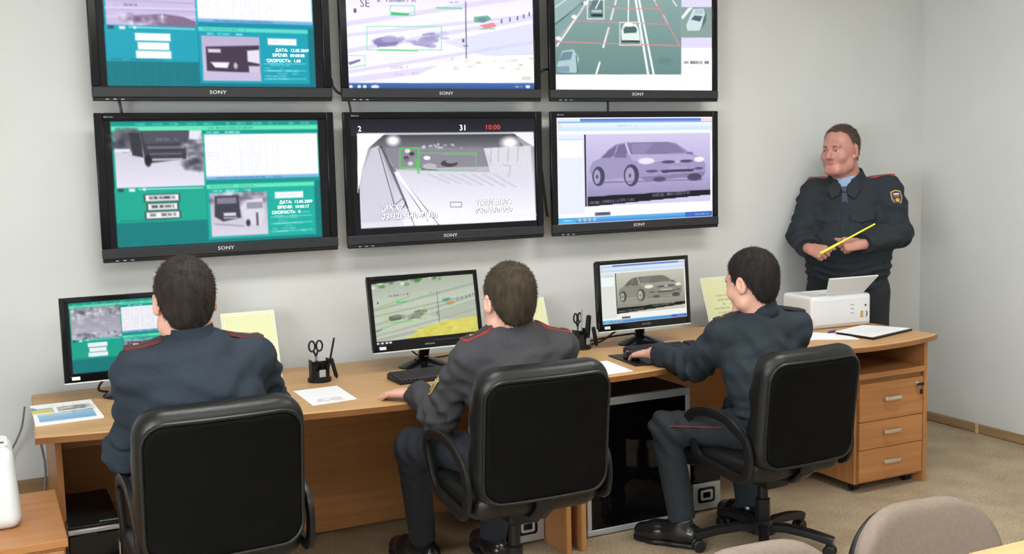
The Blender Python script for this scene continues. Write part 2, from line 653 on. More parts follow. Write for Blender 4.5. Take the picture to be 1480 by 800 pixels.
# ------------------------------------------------------------------ printed / displayed pictures (colour per vertex of a fine grid)
class Paint:
    """picture on a flat rectangle; drawing units are those of the quad given (corners TL, TR, BR, BL)"""

    def __init__(self, quad, nx, ny, bg=(0, 0, 0)):
        (x0, y0), (x1, y1), (x2, y2), (x3, y3) = quad
        dx1, dx2, sx = x1 - x2, x3 - x2, x0 - x1 + x2 - x3
        dy1, dy2, sy = y1 - y2, y3 - y2, y0 - y1 + y2 - y3
        den = dx1 * dy2 - dx2 * dy1
        g = (sx * dy2 - dx2 * sy) / den
        h = (dx1 * sy - sx * dy1) / den
        a, b_, c = x1 - x0 + g * x1, x3 - x0 + h * x3, x0
        d, e, f = y1 - y0 + g * y1, y3 - y0 + h * y3, y0
        s, t = np.meshgrid(np.linspace(0, 1, nx), np.linspace(0, 1, ny))
        w = g * s + h * t + 1
        self.X, self.Y = (a * s + b_ * t + c) / w, (d * s + e * t + f) / w
        self.s, self.t = s, t
        self.nx, self.ny = nx, ny
        self.I = np.zeros((ny, nx, 3)) + np.array(bg) / 255.0

    def _put(self, m, c, al=1.0):
        m = np.clip(m, 0, 1)[..., None] * al
        self.I = self.I * (1 - m) + m * np.array(c) / 255.0

    def rect(self, x0, y0, x1, y1, c, al=1.0, sh=0.0):
        """sh shears y with x like a line in the picture"""
        Y = self.Y - sh * (self.X - x0)
        m = np.minimum(np.minimum(self.X - x0, x1 - self.X), np.minimum(Y - y0, y1 - Y))
        self._put(m / 0.8 + 0.5, c, al)
        return self

    def frac(self, s0, t0, s1, t1, c, al=1.0):
        m = (self.s >= s0) & (self.s <= s1) & (self.t >= t0) & (self.t <= t1)
        self._put(m.astype(float), c, al)
        return self

    def frame(self, x0, y0, x1, y1, c, w=1.0, al=1.0, sh=0.0):
        self.line((x0, y0), (x1, y0 + sh * (x1 - x0)), w, c, al)
        self.line((x0, y1), (x1, y1 + sh * (x1 - x0)), w, c, al)
        self.line((x0, y0), (x0, y1), w, c, al)
        self.line((x1, y0 + sh * (x1 - x0)), (x1, y1 + sh * (x1 - x0)), w, c, al)
        return self

    def line(self, p, q, w, c, al=1.0):
        px, py = self.X - p[0], self.Y - p[1]
        bx, by = q[0] - p[0], q[1] - p[1]
        t = np.clip((px * bx + py * by) / max(bx * bx + by * by, 1e-9), 0, 1)
        d = np.hypot(px - t * bx, py - t * by)
        self._put((w / 2 - d) / 0.8 + 0.5, c, al)
        return self

    def ell(self, cx, cy, rx, ry, c, al=1.0, soft=0.8):
        d = np.hypot((self.X - cx) / rx, (self.Y - cy) / ry)
        self._put((1 - d) * min(rx, ry) / soft + 0.5, c, al)
        return self

    def poly(self, pts, c, al=1.0):
        ins = np.zeros(self.X.shape, bool)
        n = len(pts)
        dist = np.full(self.X.shape, 1e9)
        for i in range(n):
            x0, y0 = pts[i]
            x1, y1 = pts[(i + 1) % n]
            cr = ((y0 > self.Y) != (y1 > self.Y))
            xx = x0 + (self.Y - y0) * (x1 - x0) / (y1 - y0 if abs(y1 - y0) > 1e-9 else 1e-9)
            ins ^= cr & (self.X < xx)
            bx, by = x1 - x0, y1 - y0
            t = np.clip(((self.X - x0) * bx + (self.Y - y0) * by) / max(bx * bx + by * by, 1e-9), 0, 1)
            dist = np.minimum(dist, np.hypot(self.X - x0 - t * bx, self.Y - y0 - t * by))
        self._put(np.where(ins, dist, -dist) / 0.8 + 0.5, c, al)
        return self

    def grad(self, pts, c0, c1, horiz=False, al=1.0):
        xs = [p[0] for p in pts]; ys = [p[1] for p in pts]
        u = (self.X - min(xs)) / (max(xs) - min(xs)) if horiz else (self.Y - min(ys)) / (max(ys) - min(ys))
        u = np.clip(u, 0, 1)[..., None]
        keep = self.I.copy()
        self.poly(pts, (255, 255, 255))
        col = (np.array(c0) * (1 - u) + np.array(c1) * u) / 255.0
        tmp = self.I
        msk = np.zeros_like(self.X)
        ins = Paint.__new__(Paint)
        ins.__dict__ = dict(self.__dict__); ins.I = np.zeros_like(self.I)
        ins.poly(pts, (255, 255, 255))
        m = ins.I[..., :1] * al
        self.I = keep * (1 - m) + m * col
        return self

    def blotch(self, x0, y0, x1, y1, n, cols, rmin=1, rmax=5, asp=1.6, al=0.6):
        for _ in range(n):
            self.ell(rng.uniform(x0, x1), rng.uniform(y0, y1), rng.uniform(rmin, rmax) * asp, rng.uniform(rmin, rmax), rng.choice(cols), al, 1.5)
        return self

    def words(self, x0, y, x1, c, h=2.0, al=0.8, sh=0.0):
        x = x0
        while x < x1:
            w = rng.uniform(1.2, 3.2)
            if rng.random() < 0.82:
                yy = y + sh * (x - x0)
                self.rect(x, yy - h / 2, min(x + w, x1), yy + h / 2, c, al * rng.uniform(.6, 1))
            x += w + rng.uniform(0.3, 0.9)
        return self

    def noise(self, amp):
        self.I = np.clip(self.I + amp * nrs.randn(self.ny, self.nx, 1), 0, 1)
        return self

    def build(self, name, m, org, ax, ay, w, h, parent=None):
        """org = lower left corner, ax / ay = unit vectors"""
        org, ax, ay = (np.array(q, float) for q in (org, ax, ay))
        V = org + (self.s * w)[..., None] * ax + ((1 - self.t) * h)[..., None] * ay
        idx = np.arange(self.nx * self.ny).reshape(self.ny, self.nx)
        Q = np.stack([idx[:-1, :-1], idx[1:, :-1], idx[1:, 1:], idx[:-1, 1:]], -1).reshape(-1, 4)
        o = quads(name, V.reshape(-1, 3), Q, m, parent)
        I = np.clip(self.I, 0, 1)
        lin = np.where(I <= 0.04045, I / 12.92, ((I + 0.055) / 1.055) ** 2.4)
        rgba = np.concatenate([lin, np.ones(I.shape[:2] + (1,))], -1).reshape(-1, 4).astype(np.float32)
        at = o.data.color_attributes.new('print', 'FLOAT_COLOR', 'POINT')
        at.data.foreach_set('color', rgba.ravel())
        return o

# ================================================================== THE ROOM
def wall(name, x0, x1, y0, y1, z0, z1, m):
    return struct(MB().box(x0, x1, y0, y1, z0, z1).build(name, m, smooth=False))


XL, YF = -2.3, -6.4
wall('floor', XL - .1, WALL_X + .1, YF - .1, WALL_Y + .1, -0.1, 0.0, 'floor_lino')
wall('ceiling', XL - .1, WALL_X + .1, YF - .1, WALL_Y + .1, CEIL, CEIL + .1, 'ceiling_paint')
wall('wall_back', XL, WALL_X, WALL_Y, WALL_Y + .1, 0, CEIL, 'wall_paint')
wall('wall_right', WALL_X, WALL_X + .1, YF, WALL_Y + .1, 0, CEIL, 'wall_paint')
wl = MB()
WY0, WY1, WZ0, WZ1 = -5.6, -2.9, .90, 2.30  # opening for the added fill window, out of view
for a in ((YF, WY0, 0, CEIL), (WY1, WALL_Y + .1, 0, CEIL), (WY0, WY1, 0, WZ0), (WY0, WY1, WZ1, CEIL)):
    wl.box(XL - .1, XL, *a)
struct(wl.build('wall_left', 'wall_paint', smooth=False))
wf = MB()
for a in ((WY0, WY1, WZ0, WZ0 + .06), (WY0, WY1, WZ1 - .06, WZ1), (WY0, WY0 + .06, WZ0 + .06, WZ1 - .06), (WY1 - .06, WY1, WZ0 + .06, WZ1 - .06), ((WY0 + WY1) / 2 - .04, (WY0 + WY1) / 2 + .04, WZ0 + .06, WZ1 - .06)):
    wf.box(XL - .09, XL - .02, *a)
fill_win = struct(wf.build('fill_window_1', 'white_plastic', bevel=0.004))  # made-up window, put here out of view to brighten the room
for a in ((WY0 + .06, (WY0 + WY1) / 2 - .04), ((WY0 + WY1) / 2 + .04, WY1 - .06)):
    MB().box(XL - .06, XL - .05, a[0], a[1], WZ0 + .06, WZ1 - .06).build('fill_pane', 'fill_pane_glow', fill_win)
MB().box(XL - .02, XL + .16, WY0 - .05, WY1 + .05, WZ0 - .03, WZ0).build('fill_window_sill', 'white_plastic', fill_win, bevel=0.004)
wall('wall_front', XL, WALL_X, YF - .1, YF, 0, CEIL, 'wall_paint')


def skirting(name, pts, m):
    """pts: plan quad; a board with a rounded top edge"""
    o = MB().prism(pts, 0.0, 0.055).build(name, m, bevel=0.006)
    return struct(o)


bb = skirting('baseboard_right', [(WALL_X - .016, YF), (WALL_X, YF), (WALL_X, WALL_Y), (WALL_X - .016, WALL_Y)], 'skirting_wood')
MB().box(WALL_X - .019, WALL_X - .001, -.335, -.315, 0, .058).build('joint_cover', 'pale_wood', bb, bevel=0.002)
skirting('baseboard_back', [(XL, WALL_Y - .016), (WALL_X - .016, WALL_Y - .016), (WALL_X - .016, WALL_Y), (XL, WALL_Y)], 'skirting_wood_back')
trim = struct(MB().box(XL, -0.12, WALL_Y - .03, WALL_Y, .265, .372).build('trim_1', 'skirting_wood_back', bevel=0.003))

# ceiling lamps
for i, (x, y) in enumerate(LAMP_SPOTS):
    where = ['above the seated officers on the left', 'above the desk end on the right', 'behind the camera on the left', 'above the pale table on the right'][i]
    t = thing('ceiling_lamp', 'white recessed fluorescent ceiling lamp ' + where, 'lamp', (x, y, CEIL), 0, 'ceiling lamps of the room')
    fr = MB()
    for a in ((-.64, .64, -.34, -.30), (-.64, .64, .30, .34), (-.64, -.60, -.30, .30), (.60, .64, -.30, .30)):
        fr.box(*a, -.05, 0)
    fr.build('frame', 'lamp_white', t, bevel=0.003)
    MB().box(-.60, .60, -.30, .30, -.02, -.008).build('reflector', 'lamp_white', t)
    lo = lamp_light('tube_light', 0, 0, -.035, 1.18, .58, LAMP_POWER, (1.0, 0.99, 0.965))
    lo.parent = t

# ================================================================== DESKS
DZ = 0.739


def edge_band(pts, parent):
    out = []
    for i, q in enumerate(pts):
        a_, b_ = np.array(pts[max(i - 1, 0)]), np.array(pts[min(i + 1, len(pts) - 1)])
        t_ = (b_ - a_) / np.linalg.norm(b_ - a_)
        out.append((q[0] + t_[1] * .0025, q[1] - t_[0] * .0025))
    MB().prism(list(pts) + out[::-1], DZ - .0265, DZ - .0045).build('edge_band', 'edge_wood', parent)


def desk_top(pts, name, parent):
    o = MB().prism(pts, DZ - .026, DZ).build(name, 'desk_wood', parent, bevel=0.006)
    return o


dl = thing('office_desk', 'long alder-wood desk on the left, with the open brochure lying at its end', 'desk', (0, 0, 0))
front_l = [p[:2] for p in curve_pts([(-.325, -.725), (.1, -.80), (.577, -.865), (.94, -.905), (1.40, -.905), (1.713, -.893)], 5)]
desk_top(front_l + [(1.713, .03), (-.302, .06)], 'desktop', dl)
edge_band(front_l, dl)
MB().box(-.262, -.240, -.69, .02, 0, DZ - .026).build('side_panel', 'panel_wood_upright', dl, bevel=0.002)
MB().box(1.666, 1.690, -.866, .02, 0, DZ - .026).build('side_panel', 'panel_wood_upright', dl, bevel=0.002)
MB().box(-.240, 1.666, -.13, -.108, .02, DZ - .05).build('modesty_panel', 'panel_wood', dl, bevel=0.002)
MB().box(-.240, 1.666, -.60, -.578, DZ - .085, DZ - .027).build('support_rail', 'edge_wood', dl, bevel=0.002)

dr = thing('office_desk', 'alder-wood desk on the right that carries the printer and the clipboard', 'desk', (0, 0, 0))
front_r = [p[:2] for p in curve_pts([(1.717, -.893), (2.10, -.875), (2.42, -.80), (2.72, -.80), (3.0, -.875), (3.23, -.935), (3.50, -.925), (3.70, -.885), (3.778, -.855)], 5)]
desk_top(front_r + [(3.772, -.40), (3.62, -.16), (3.42, -.02), (3.2, .03), (1.717, .03)], 'desktop', dr)
edge_band(front_r, dr)
MB().box(1.740, 1.764, -.862, .02, 0, DZ - .026).build('side_panel', 'panel_wood_upright', dr, bevel=0.002)
MB().box(3.694, 3.718, -.858, -.36, 0, DZ - .026).build('side_panel', 'panel_wood_upright', dr, bevel=0.002)
MB().box(1.764, 3.25, -.165, -.143, .02, DZ - .05).build('modesty_panel', 'panel_wood', dr, bevel=0.002)
MB().box(3.235, 3.259, -.50, -.143, 0, DZ - .026).build('inner_panel', 'panel_wood_upright', dr, bevel=0.002)
MB().box(3.259, 3.694, -.385, -.365, 0, DZ - .026).build('rear_panel', 'panel_wood', dr, bevel=0.002)

# drawer pedestal under the right end
pd = thing('drawer_pedestal', 'three-drawer wooden pedestal on castors under the right end of the desk', 'drawer unit', (3.476, -.62, 0))
W2 = .213
MB().box(-W2, W2, -.22, .215, .045, .563).build('body', 'panel_wood_upright', pd, bevel=0.002)
MB().box(-W2 - .003, W2 + .001, -.252, .217, .563, .590).build('top_board', 'panel_wood', pd, bevel=0.003)
for i, (z0, z1) in enumerate(((.352, .538), (.215, .349), (.058, .212))):
    d = MB().box(-W2 + .012, W2 - .003, -.24, -.221, z0, z1).build('drawer', 'panel_wood', pd, bevel=0.002)
    zc = (z0 + z1) / 2 + .012
    h = MB()
    h.tube(curve_pts([(-.052, -.238, zc), (-.048, -.258, zc), (-.02, -.264, zc), (.02, -.264, zc), (.048, -.258, zc), (.052, -.238, zc)], 4), 1, n=8, prof=(.0035, .0095))
    h.build('handle', 'nickel', d)
    if i == 0:
        lk = MB()
        lk.lathe([(.011, 0), (.011, .006), (.008, .008)], 16)
        lk.v = [(v[0] + .165, -.24 - v[2], v[1] + .505) for v in lk.v]
        lk.build('lock', 'nickel', d)
        ky = MB()
        ky.prism([(.150, .509), (.190, .512), (.196, .505), (.190, .496), (.150, .501)], -.262, -.256, 'y')
        ky.prism([(.176, .478), (.186, .478), (.188, .458), (.181, .452), (.174, .458)], -.260, -.254, 'y')
        ky.tube([(.181, -.257, .497), (.184, -.258, .488), (.181, -.257, .478)], .0018, 6)
        ky.build('key', 'gloss_black', d)
for sx in (-.17, .17):
    for sy in (-.17, .17):
        c = MB().lathe([(.002, 0), (.021, 0), (.021, .03), (.002, .03)], 14)
        c.v = [(v[2] - .015 + sx, v[0] + sy, v[1] + .021) for v in c.v]
        c.box(sx - .018, sx + .018, sy - .018, sy + .018, .036, .046)
        c.build('castor', 'black_plastic', pd)

# glazed rack standing under the right desk
rk = thing('equipment_rack', 'black equipment rack with an aluminium-framed dark glass door under the desk', 'rack', (2.11, -.50, 0))
rw = .27
bdy = MB()
bdy.box(-rw, -rw + .012, -.215, .25, 0, .607); bdy.box(rw - .012, rw, -.215, .25, 0, .607)
bdy.box(-rw + .012, rw - .012, -.215, .25, 0, .012); bdy.box(-rw + .012, rw - .012, -.215, .25, .595, .607)
bdy.box(-rw + .012, rw - .012, .238, .25, .012, .595)
bdy.build('body', 'rack_paint', rk)
for z in (.12, .27, .42):
    MB().box(-rw + .02, rw - .02, -.17, .2, z, z + .044).build('rack_unit', 'rack_inside', rk, bevel=0.002)
dd = MB()
dd.box(-rw, rw, -.24, -.218, .575, .607)
dd.box(-rw, rw, -.24, -.218, 0.006, .030)
dd.box(-rw, -rw + .022, -.24, -.218, .030, .575)
dd.box(rw - .022, rw, -.24, -.218, .030, .575)
df = dd.build('door_frame', 'aluminium', rk, bevel=0.002)
MB().box(-rw + .022, rw - .022, -.234, -.228, .030, .575).build('door_glass', 'dark_glass', df)

# computer towers
def tower(label, x0, x1, yf, depth, h, style):
    t = thing('computer_tower', label, 'computer', ((x0 + x1) / 2, yf + depth / 2, 0), 0, 'computer towers under the desks')
    w, d = (x1 - x0) / 2, depth / 2
    MB().box(-w, w, -d + .025, d, .008, h).build('case', 'black_plastic', t, bevel=0.004)
    if style == 'badge':
        MB().box(-w, w, -d, -d + .025, .14, h).build('upper_front', 'gloss_black', t, bevel=0.004)
        lf = MB().box(-w, w, -d, -d + .025, .012, .138).build('lower_front', 'silver_plastic', t, bevel=0.004)
        b1 = MB().prism([(p[0] - .005, p[1] + .082) for p in rrect(.094, .072, .014)], -d - .003, -d + .002, 'y').build('badge', 'gloss_black', lf)
        fr_ = MB()
        o_, i_ = rrect(.066, .048, .010), rrect(.044, .028, .005)
        n = len(o_)
        vs = [(p[0] - .005, -d - .006, p[1] + .082) for p in o_] + [(p[0] - .005, -d - .006, p[1] + .082) for p in i_] + \
             [(p[0] - .005, -d - .002, p[1] + .082) for p in o_] + [(p[0] - .005, -d - .002, p[1] + .082) for p in i_]
        fs = [(i, (i + 1) % n, (i + 1) % n + n, i + n) for i in range(n)] + [(i, (i + 1) % n, (i + 1) % n + 2 * n, i + 2 * n) for i in range(n)] + [(i + n, (i + 1) % n + n, (i + 1) % n + 3 * n, i + 3 * n) for i in range(n)]
        fr_.add(vs, fs).build('badge_ring', 'aluminium', lf)
        MB().box(-w, w, -d - .001, -d + .02, .150, .157).build('drive_flap', 'black_plastic', t)
        for z in (.26, .31, .36):
            MB().box(-w + .012, w - .012, -d - .002, -d + .002, z, z + .034).build('drive_bay', 'black_plastic', t, bevel=0.002)
    else:
        MB().box(-w, w, -d, -d + .025, .012, h - .022).build('front', 'gloss_black', t, bevel=0.004)
        MB().box(-w - .001, w + .001, -d - .004, -d + .012, h - .020, h - .004).build('silver_strip', 'silver_plastic', t, bevel=0.003)
        MB().box(.02, w - .004, -d + .045, -d + .058, h, h + .0015).build('badge_strip', 'green_led', t)
        MB().box(w - .012, w - .006, -d - .002, -d + .004, .03, h - .04).build('edge_line', 'silver_plastic', t)
    return t


tower('black computer tower with a silver front strip under the left end of the desk', -.245, -.072, -.81, .46, .42, 'strip')
tower('computer tower with a square badge, behind the middle office chair', 1.505, 1.660, -.68, .44, .43, 'badge')
tower('computer tower with a square badge, right of the glass-doored rack', 2.425, 2.578, -.70, .44, .43, 'badge')

# wooden cabinet and white appliance at the left edge
cb = thing('low_cabinet', 'low wooden cabinet at the left edge, carrying a white appliance', 'cabinet', (-.52, -1.015, 0))
MB().box(-.24, .24, -.275, .275, .02, .524).build('body', 'panel_wood_upright', cb, bevel=0.002)
MB().box(-.25, .248, -.288, .285, .524, .55).build('top_board', 'panel_wood', cb, bevel=0.003)
MB().box(-.235, .236, -.29, -.276, .03, .515).build('door', 'panel_wood_upright', cb, bevel=0.002)
MB().box(-.24, .24, -.26, .26, 0, .02).build('plinth', 'black_plastic', cb)
ap = thing('white_appliance', 'white rounded paper shredder standing on the low cabinet', 'appliance', (-.515, -1.02, .55))
F = Field((-.16, -.15, -.02), (.16, .15, .30), .006)


def rb(P, c, hx, hy, hz, r):
    q = np.abs(P - np.array(c)) - (np.array([hx, hy, hz]) - r)
    return np.linalg.norm(np.maximum(q, 0), axis=-1) + np.minimum(q.max(-1), 0) - r


g = np.stack(np.meshgrid(*F.ax, indexing='ij'), -1)
tp = 1 - 0.12 * np.clip(g[..., 2] / .25, 0, 1)
g2 = g.copy(); g2[..., 0] /= tp; g2[..., 1] /= tp
F.F = rb(g2, (0, 0, .128), .128, .115, .128, .035).astype(np.float32)
F.build('housing', 'white_plastic', ap)
MB().box(-.07, .09, -.030, -.012, .248, .2575).build('feed_slot', 'rack_paint', ap)
MB().prism(rrect(.20, .17, .03), .2525, .2562).build('top_cover', 'white_plastic', ap)
del g, g2

# ================================================================== TELEVISION WALL
TVW, TVH = 1.0, .611


def paint_app(P, hue, which):
    """traffic-control application window; drawing area 0..100 x 0..56"""
    T = {'green': ((0, 146, 138), (98, 224, 178), (16, 166, 142), (0, 122, 124), (20, 172, 158)),
         'blue': ((0, 140, 165), (90, 215, 200), (14, 160, 182), (0, 118, 130), (10, 158, 180))}[hue]
    P.rect(0, 0, 100, 56, T[2])
    P.rect(0, 0, 100, 2, T[0]).rect(0, 2, 100, 4.2, T[1])
    for x in range(3, 96, 8):
        P.words(x, 1.1, x + 4.5, (190, 240, 230), .9, .5)
    P.words(2, 3.1, 12, (30, 120, 100), .8, .6).words(45, 3.1, 72, (40, 130, 110), .8, .6)
    # left photo
    if which == 'truck':
        P.grad([(1, 4.2), (42, 4.2), (42, 29.5), (1, 29.5)], (190, 188, 205), (226, 222, 236))
        P.blotch(1, 4, 12, 12, 26, [(60, 60, 72), (120, 120, 132), (35, 35, 44)], .8, 2.6)
        P.rect(1, 12, 8, 13.5, (225, 225, 232))
        P.poly([(13, 4.2), (36, 4.2), (35, 9), (34, 17), (17, 18.6), (14.5, 17)], (58, 58, 68))
        P.poly([(14, 4.2), (36, 4.2), (35, 9.5), (15, 10)], (78, 78, 90))
        P.rect(16, 11, 33, 12.2, (110, 110, 122)).rect(17, 14, 32, 15, (96, 96, 108))
        P.words(20, 8, 31, (120, 120, 132), 1.2, .7)
        P.rect(18, 16.6, 32, 17.6, (186, 186, 196))
        P.poly([(8, 5), (13, 5), (14, 16), (9, 15)], (52, 52, 62))
        P.ell(16, 17.5, 1.6, 2.6, (30, 30, 36))
        P.poly([(34, 10), (42, 8), (42, 23), (35, 20)], (142, 142, 156))
        P.blotch(34, 9, 42, 23, 30, [(40, 40, 50), (215, 215, 225), (90, 90, 104)], .5, 1.6)
        P.poly([(36, 4.2), (42, 4.2), (40, 8), (36, 8)], (225, 225, 235))
    elif which == 'snow':
        P.grad([(1, 4.2), (42, 4.2), (42, 29.5), (1, 29.5)], (208, 196, 236), (196, 184, 220))
        for k in range(18):
            y = rng.uniform(6, 26)
            P.line((1, y), (42, y + rng.uniform(-1, 1)), rng.uniform(.3, .8), rng.choice([(178, 166, 206), (226, 216, 244)]), .6)
        P.words(3, 20.5, 15, (80, 70, 100), .9, .7)
        P.poly([(27, 24), (36, 25), (42, 27), (42, 29.5), (26, 29.5)], (128, 106, 136))
        P.poly([(13, 25), (26, 24), (26, 29.5), (13, 29.5)], (150, 128, 160))
        P.blotch(6, 25, 27, 29, 22, [(240, 234, 250), (110, 90, 124), (200, 186, 216)], .5, 1.6)
    else:
        P.grad([(1, 4.2), (42, 4.2), (42, 29.5), (1, 29.5)], (150, 150, 162), (190, 188, 202))
        P.blotch(1, 4.2, 42, 12, 60, [(235, 235, 240), (90, 90, 104), (170, 170, 184)], .5, 1.7)
        P.blotch(1, 13, 42, 24, 26, [(165, 163, 178), (205, 203, 216)], .6, 2.2)
        P.blotch(1, 25, 42, 29, 30, [(238, 238, 244), (84, 84, 98)], .4, 1.4)
    # table
    P.rect(42, 4.2, 100, 6.0, T[0]).words(44, 5.1, 62, (220, 250, 245), .9, .8)
    P.rect(43, 6.0, 99.6, 26, (250, 250, 255))
    for r_ in range(13):
        y = 7.4 + r_ * 1.42
        for (a, c) in ((44, 50), (53, 58), (60.5, 62), (65, 71), (78, 80)):
            P.words(a, y, c, (196, 200, 212), .45, .55)
        P.line((43, y + .72), (99, y + .72), .16, (228, 231, 238), .8)
    for x in (52, 60, 64, 73, 76.5):
        P.line((x, 6), (x, 25), .18, (208, 212, 222), .8)
    P.rect(43, 25.4, 99.6, 27, (120, 176, 222)).words(48, 26.2, 80, (50, 90, 150), .5, .7)
    P.rect(43, 27, 100, 28.6, T[0])
    # player row and plates
    P.rect(0, 29.5, 42, 31.4, T[2]).rect(1.5, 29.8, 4.0, 31.3, (60, 70, 90)).rect(6.5, 29.8, 9.2, 31.3, (225, 235, 240))
    P.line((11, 30.2), (41, 30.4), .4, (190, 236, 240)).rect(13, 29.8, 14, 30.9, (240, 250, 250))
    P.rect(0, 31.4, 42.5, 45, T[2]).words(2, 44.3, 25, (0, 96, 92), .5, .7)
    for y in (33, 37, 40.8):
        a, c = (13.4, 29.6) if y != 37 else (14.4, 28.8)
        if which == 'truck':
            P.rect(a - .3, y - .4, c + .3, y + 3.2, (44, 60, 60)).rect(a + .4, y, c - .4, y + 2.8, (238, 240, 240))
            P.words(a + 2, y + 1.3, c - 2, (30, 40, 44), 1.3, .8)
        else:
            P.rect(a, y - .3, c, y + 3, (247, 247, 252)).words(a + 3, y + 1.3, c - 3, (214, 220, 228), 1.0, .4)
    P.rect(0, 45.2, 42.5, 56, T[3])
    if hue == 'blue':
        for k in range(9):
            P.line((2 + k * 4, 46), (2 + k * 4, 55), 1.6, (10, 130, 140), .25)
    # inset window
    P.rect(42.5, 28.6, 100, 56, T[3])
    P.rect(42.8, 28.8, 97, 54.6, T[4]).rect(42.8, 29.2, 97, 31, T[1]).words(45, 30.1, 66, (40, 130, 120), .6, .6)
    P.words(44, 32.2, 50, (220, 250, 250), .7, .8).words(52, 32.2, 58, (220, 250, 250), .7, .8).words(61, 32.2, 64, (220, 250, 250), .7, .8)
    P.rect(44.2, 33.2, 72.2, 53.4, (198, 190, 214))
    if which == 'snow':
        P.grad([(44.5, 33.5), (72, 33.5), (72, 53), (44.5, 53)], (186, 172, 204), (206, 194, 224))
        P.poly([(46, 38), (72, 37), (72, 50), (46, 49)], (66, 52, 72))
        P.rect(47, 39, 53, 40.6, (220, 210, 232)).poly([(48, 45), (57, 45), (56, 47.6), (50, 47.4)], (240, 234, 246))
        P.poly([(66, 39.5), (72, 39), (72, 45.5), (66, 44.5)], (228, 220, 238)).rect(66.5, 46.5, 72, 50, (206, 194, 220))
        P.ell(60, 46.5, 1, 1.4, (190, 180, 206)).rect(44.5, 49.5, 72, 53, (198, 186, 218))
    else:
        P.grad([(44.5, 33.5), (72, 33.5), (72, 53), (44.5, 53)], (176, 172, 190), (214, 210, 224))
        P.blotch(44.5, 33.5, 72, 38, 24, [(120, 118, 134), (232, 230, 240), (80, 78, 92)], .5, 1.8)
        P.poly([(46.5, 34.5), (58, 34.5), (59, 45), (50, 46.5), (46, 44)], (62, 60, 74))
        P.rect(47.5, 35.4, 57, 38.2, (128, 126, 142)).rect(50.5, 42.5, 56.5, 44, (214, 212, 222)).rect(50.5, 44.6, 57, 45.2, (190, 188, 200))
        P.poly([(59, 40), (62, 37), (70, 36), (71, 44), (69, 49), (61, 48)], (216, 212, 226))
        P.rect(62, 38, 70, 41, (150, 148, 164)).rect(66.5, 43, 67.6, 49, (88, 86, 100)).ell(62.4, 47.6, 1.1, 1.6, (54, 52, 64))
        P.line((46, 47.5), (60, 49), .7, (150, 146, 162), .8)
    P.rect(76.5, 33.6, 91, 36.6, (248, 250, 250)).words(79, 35, 89, (170, 180, 186), .8, .6)
    for k in range(8):
        P.words(74.5 + (k % 3) * 1.5, 43.6 + k * 1.25, 88 + rng.uniform(-5, 6), (196, 240, 240), .55, .6)
    P.line((74, 45.4), (95, 45.2), .25, (200, 240, 240), .7).line((74, 48.6), (95, 48.4), .25, (200, 240, 240), .7).line((74, 52.4), (95, 52.2), .25, (200, 240, 240), .7)
    P.noise(.008)


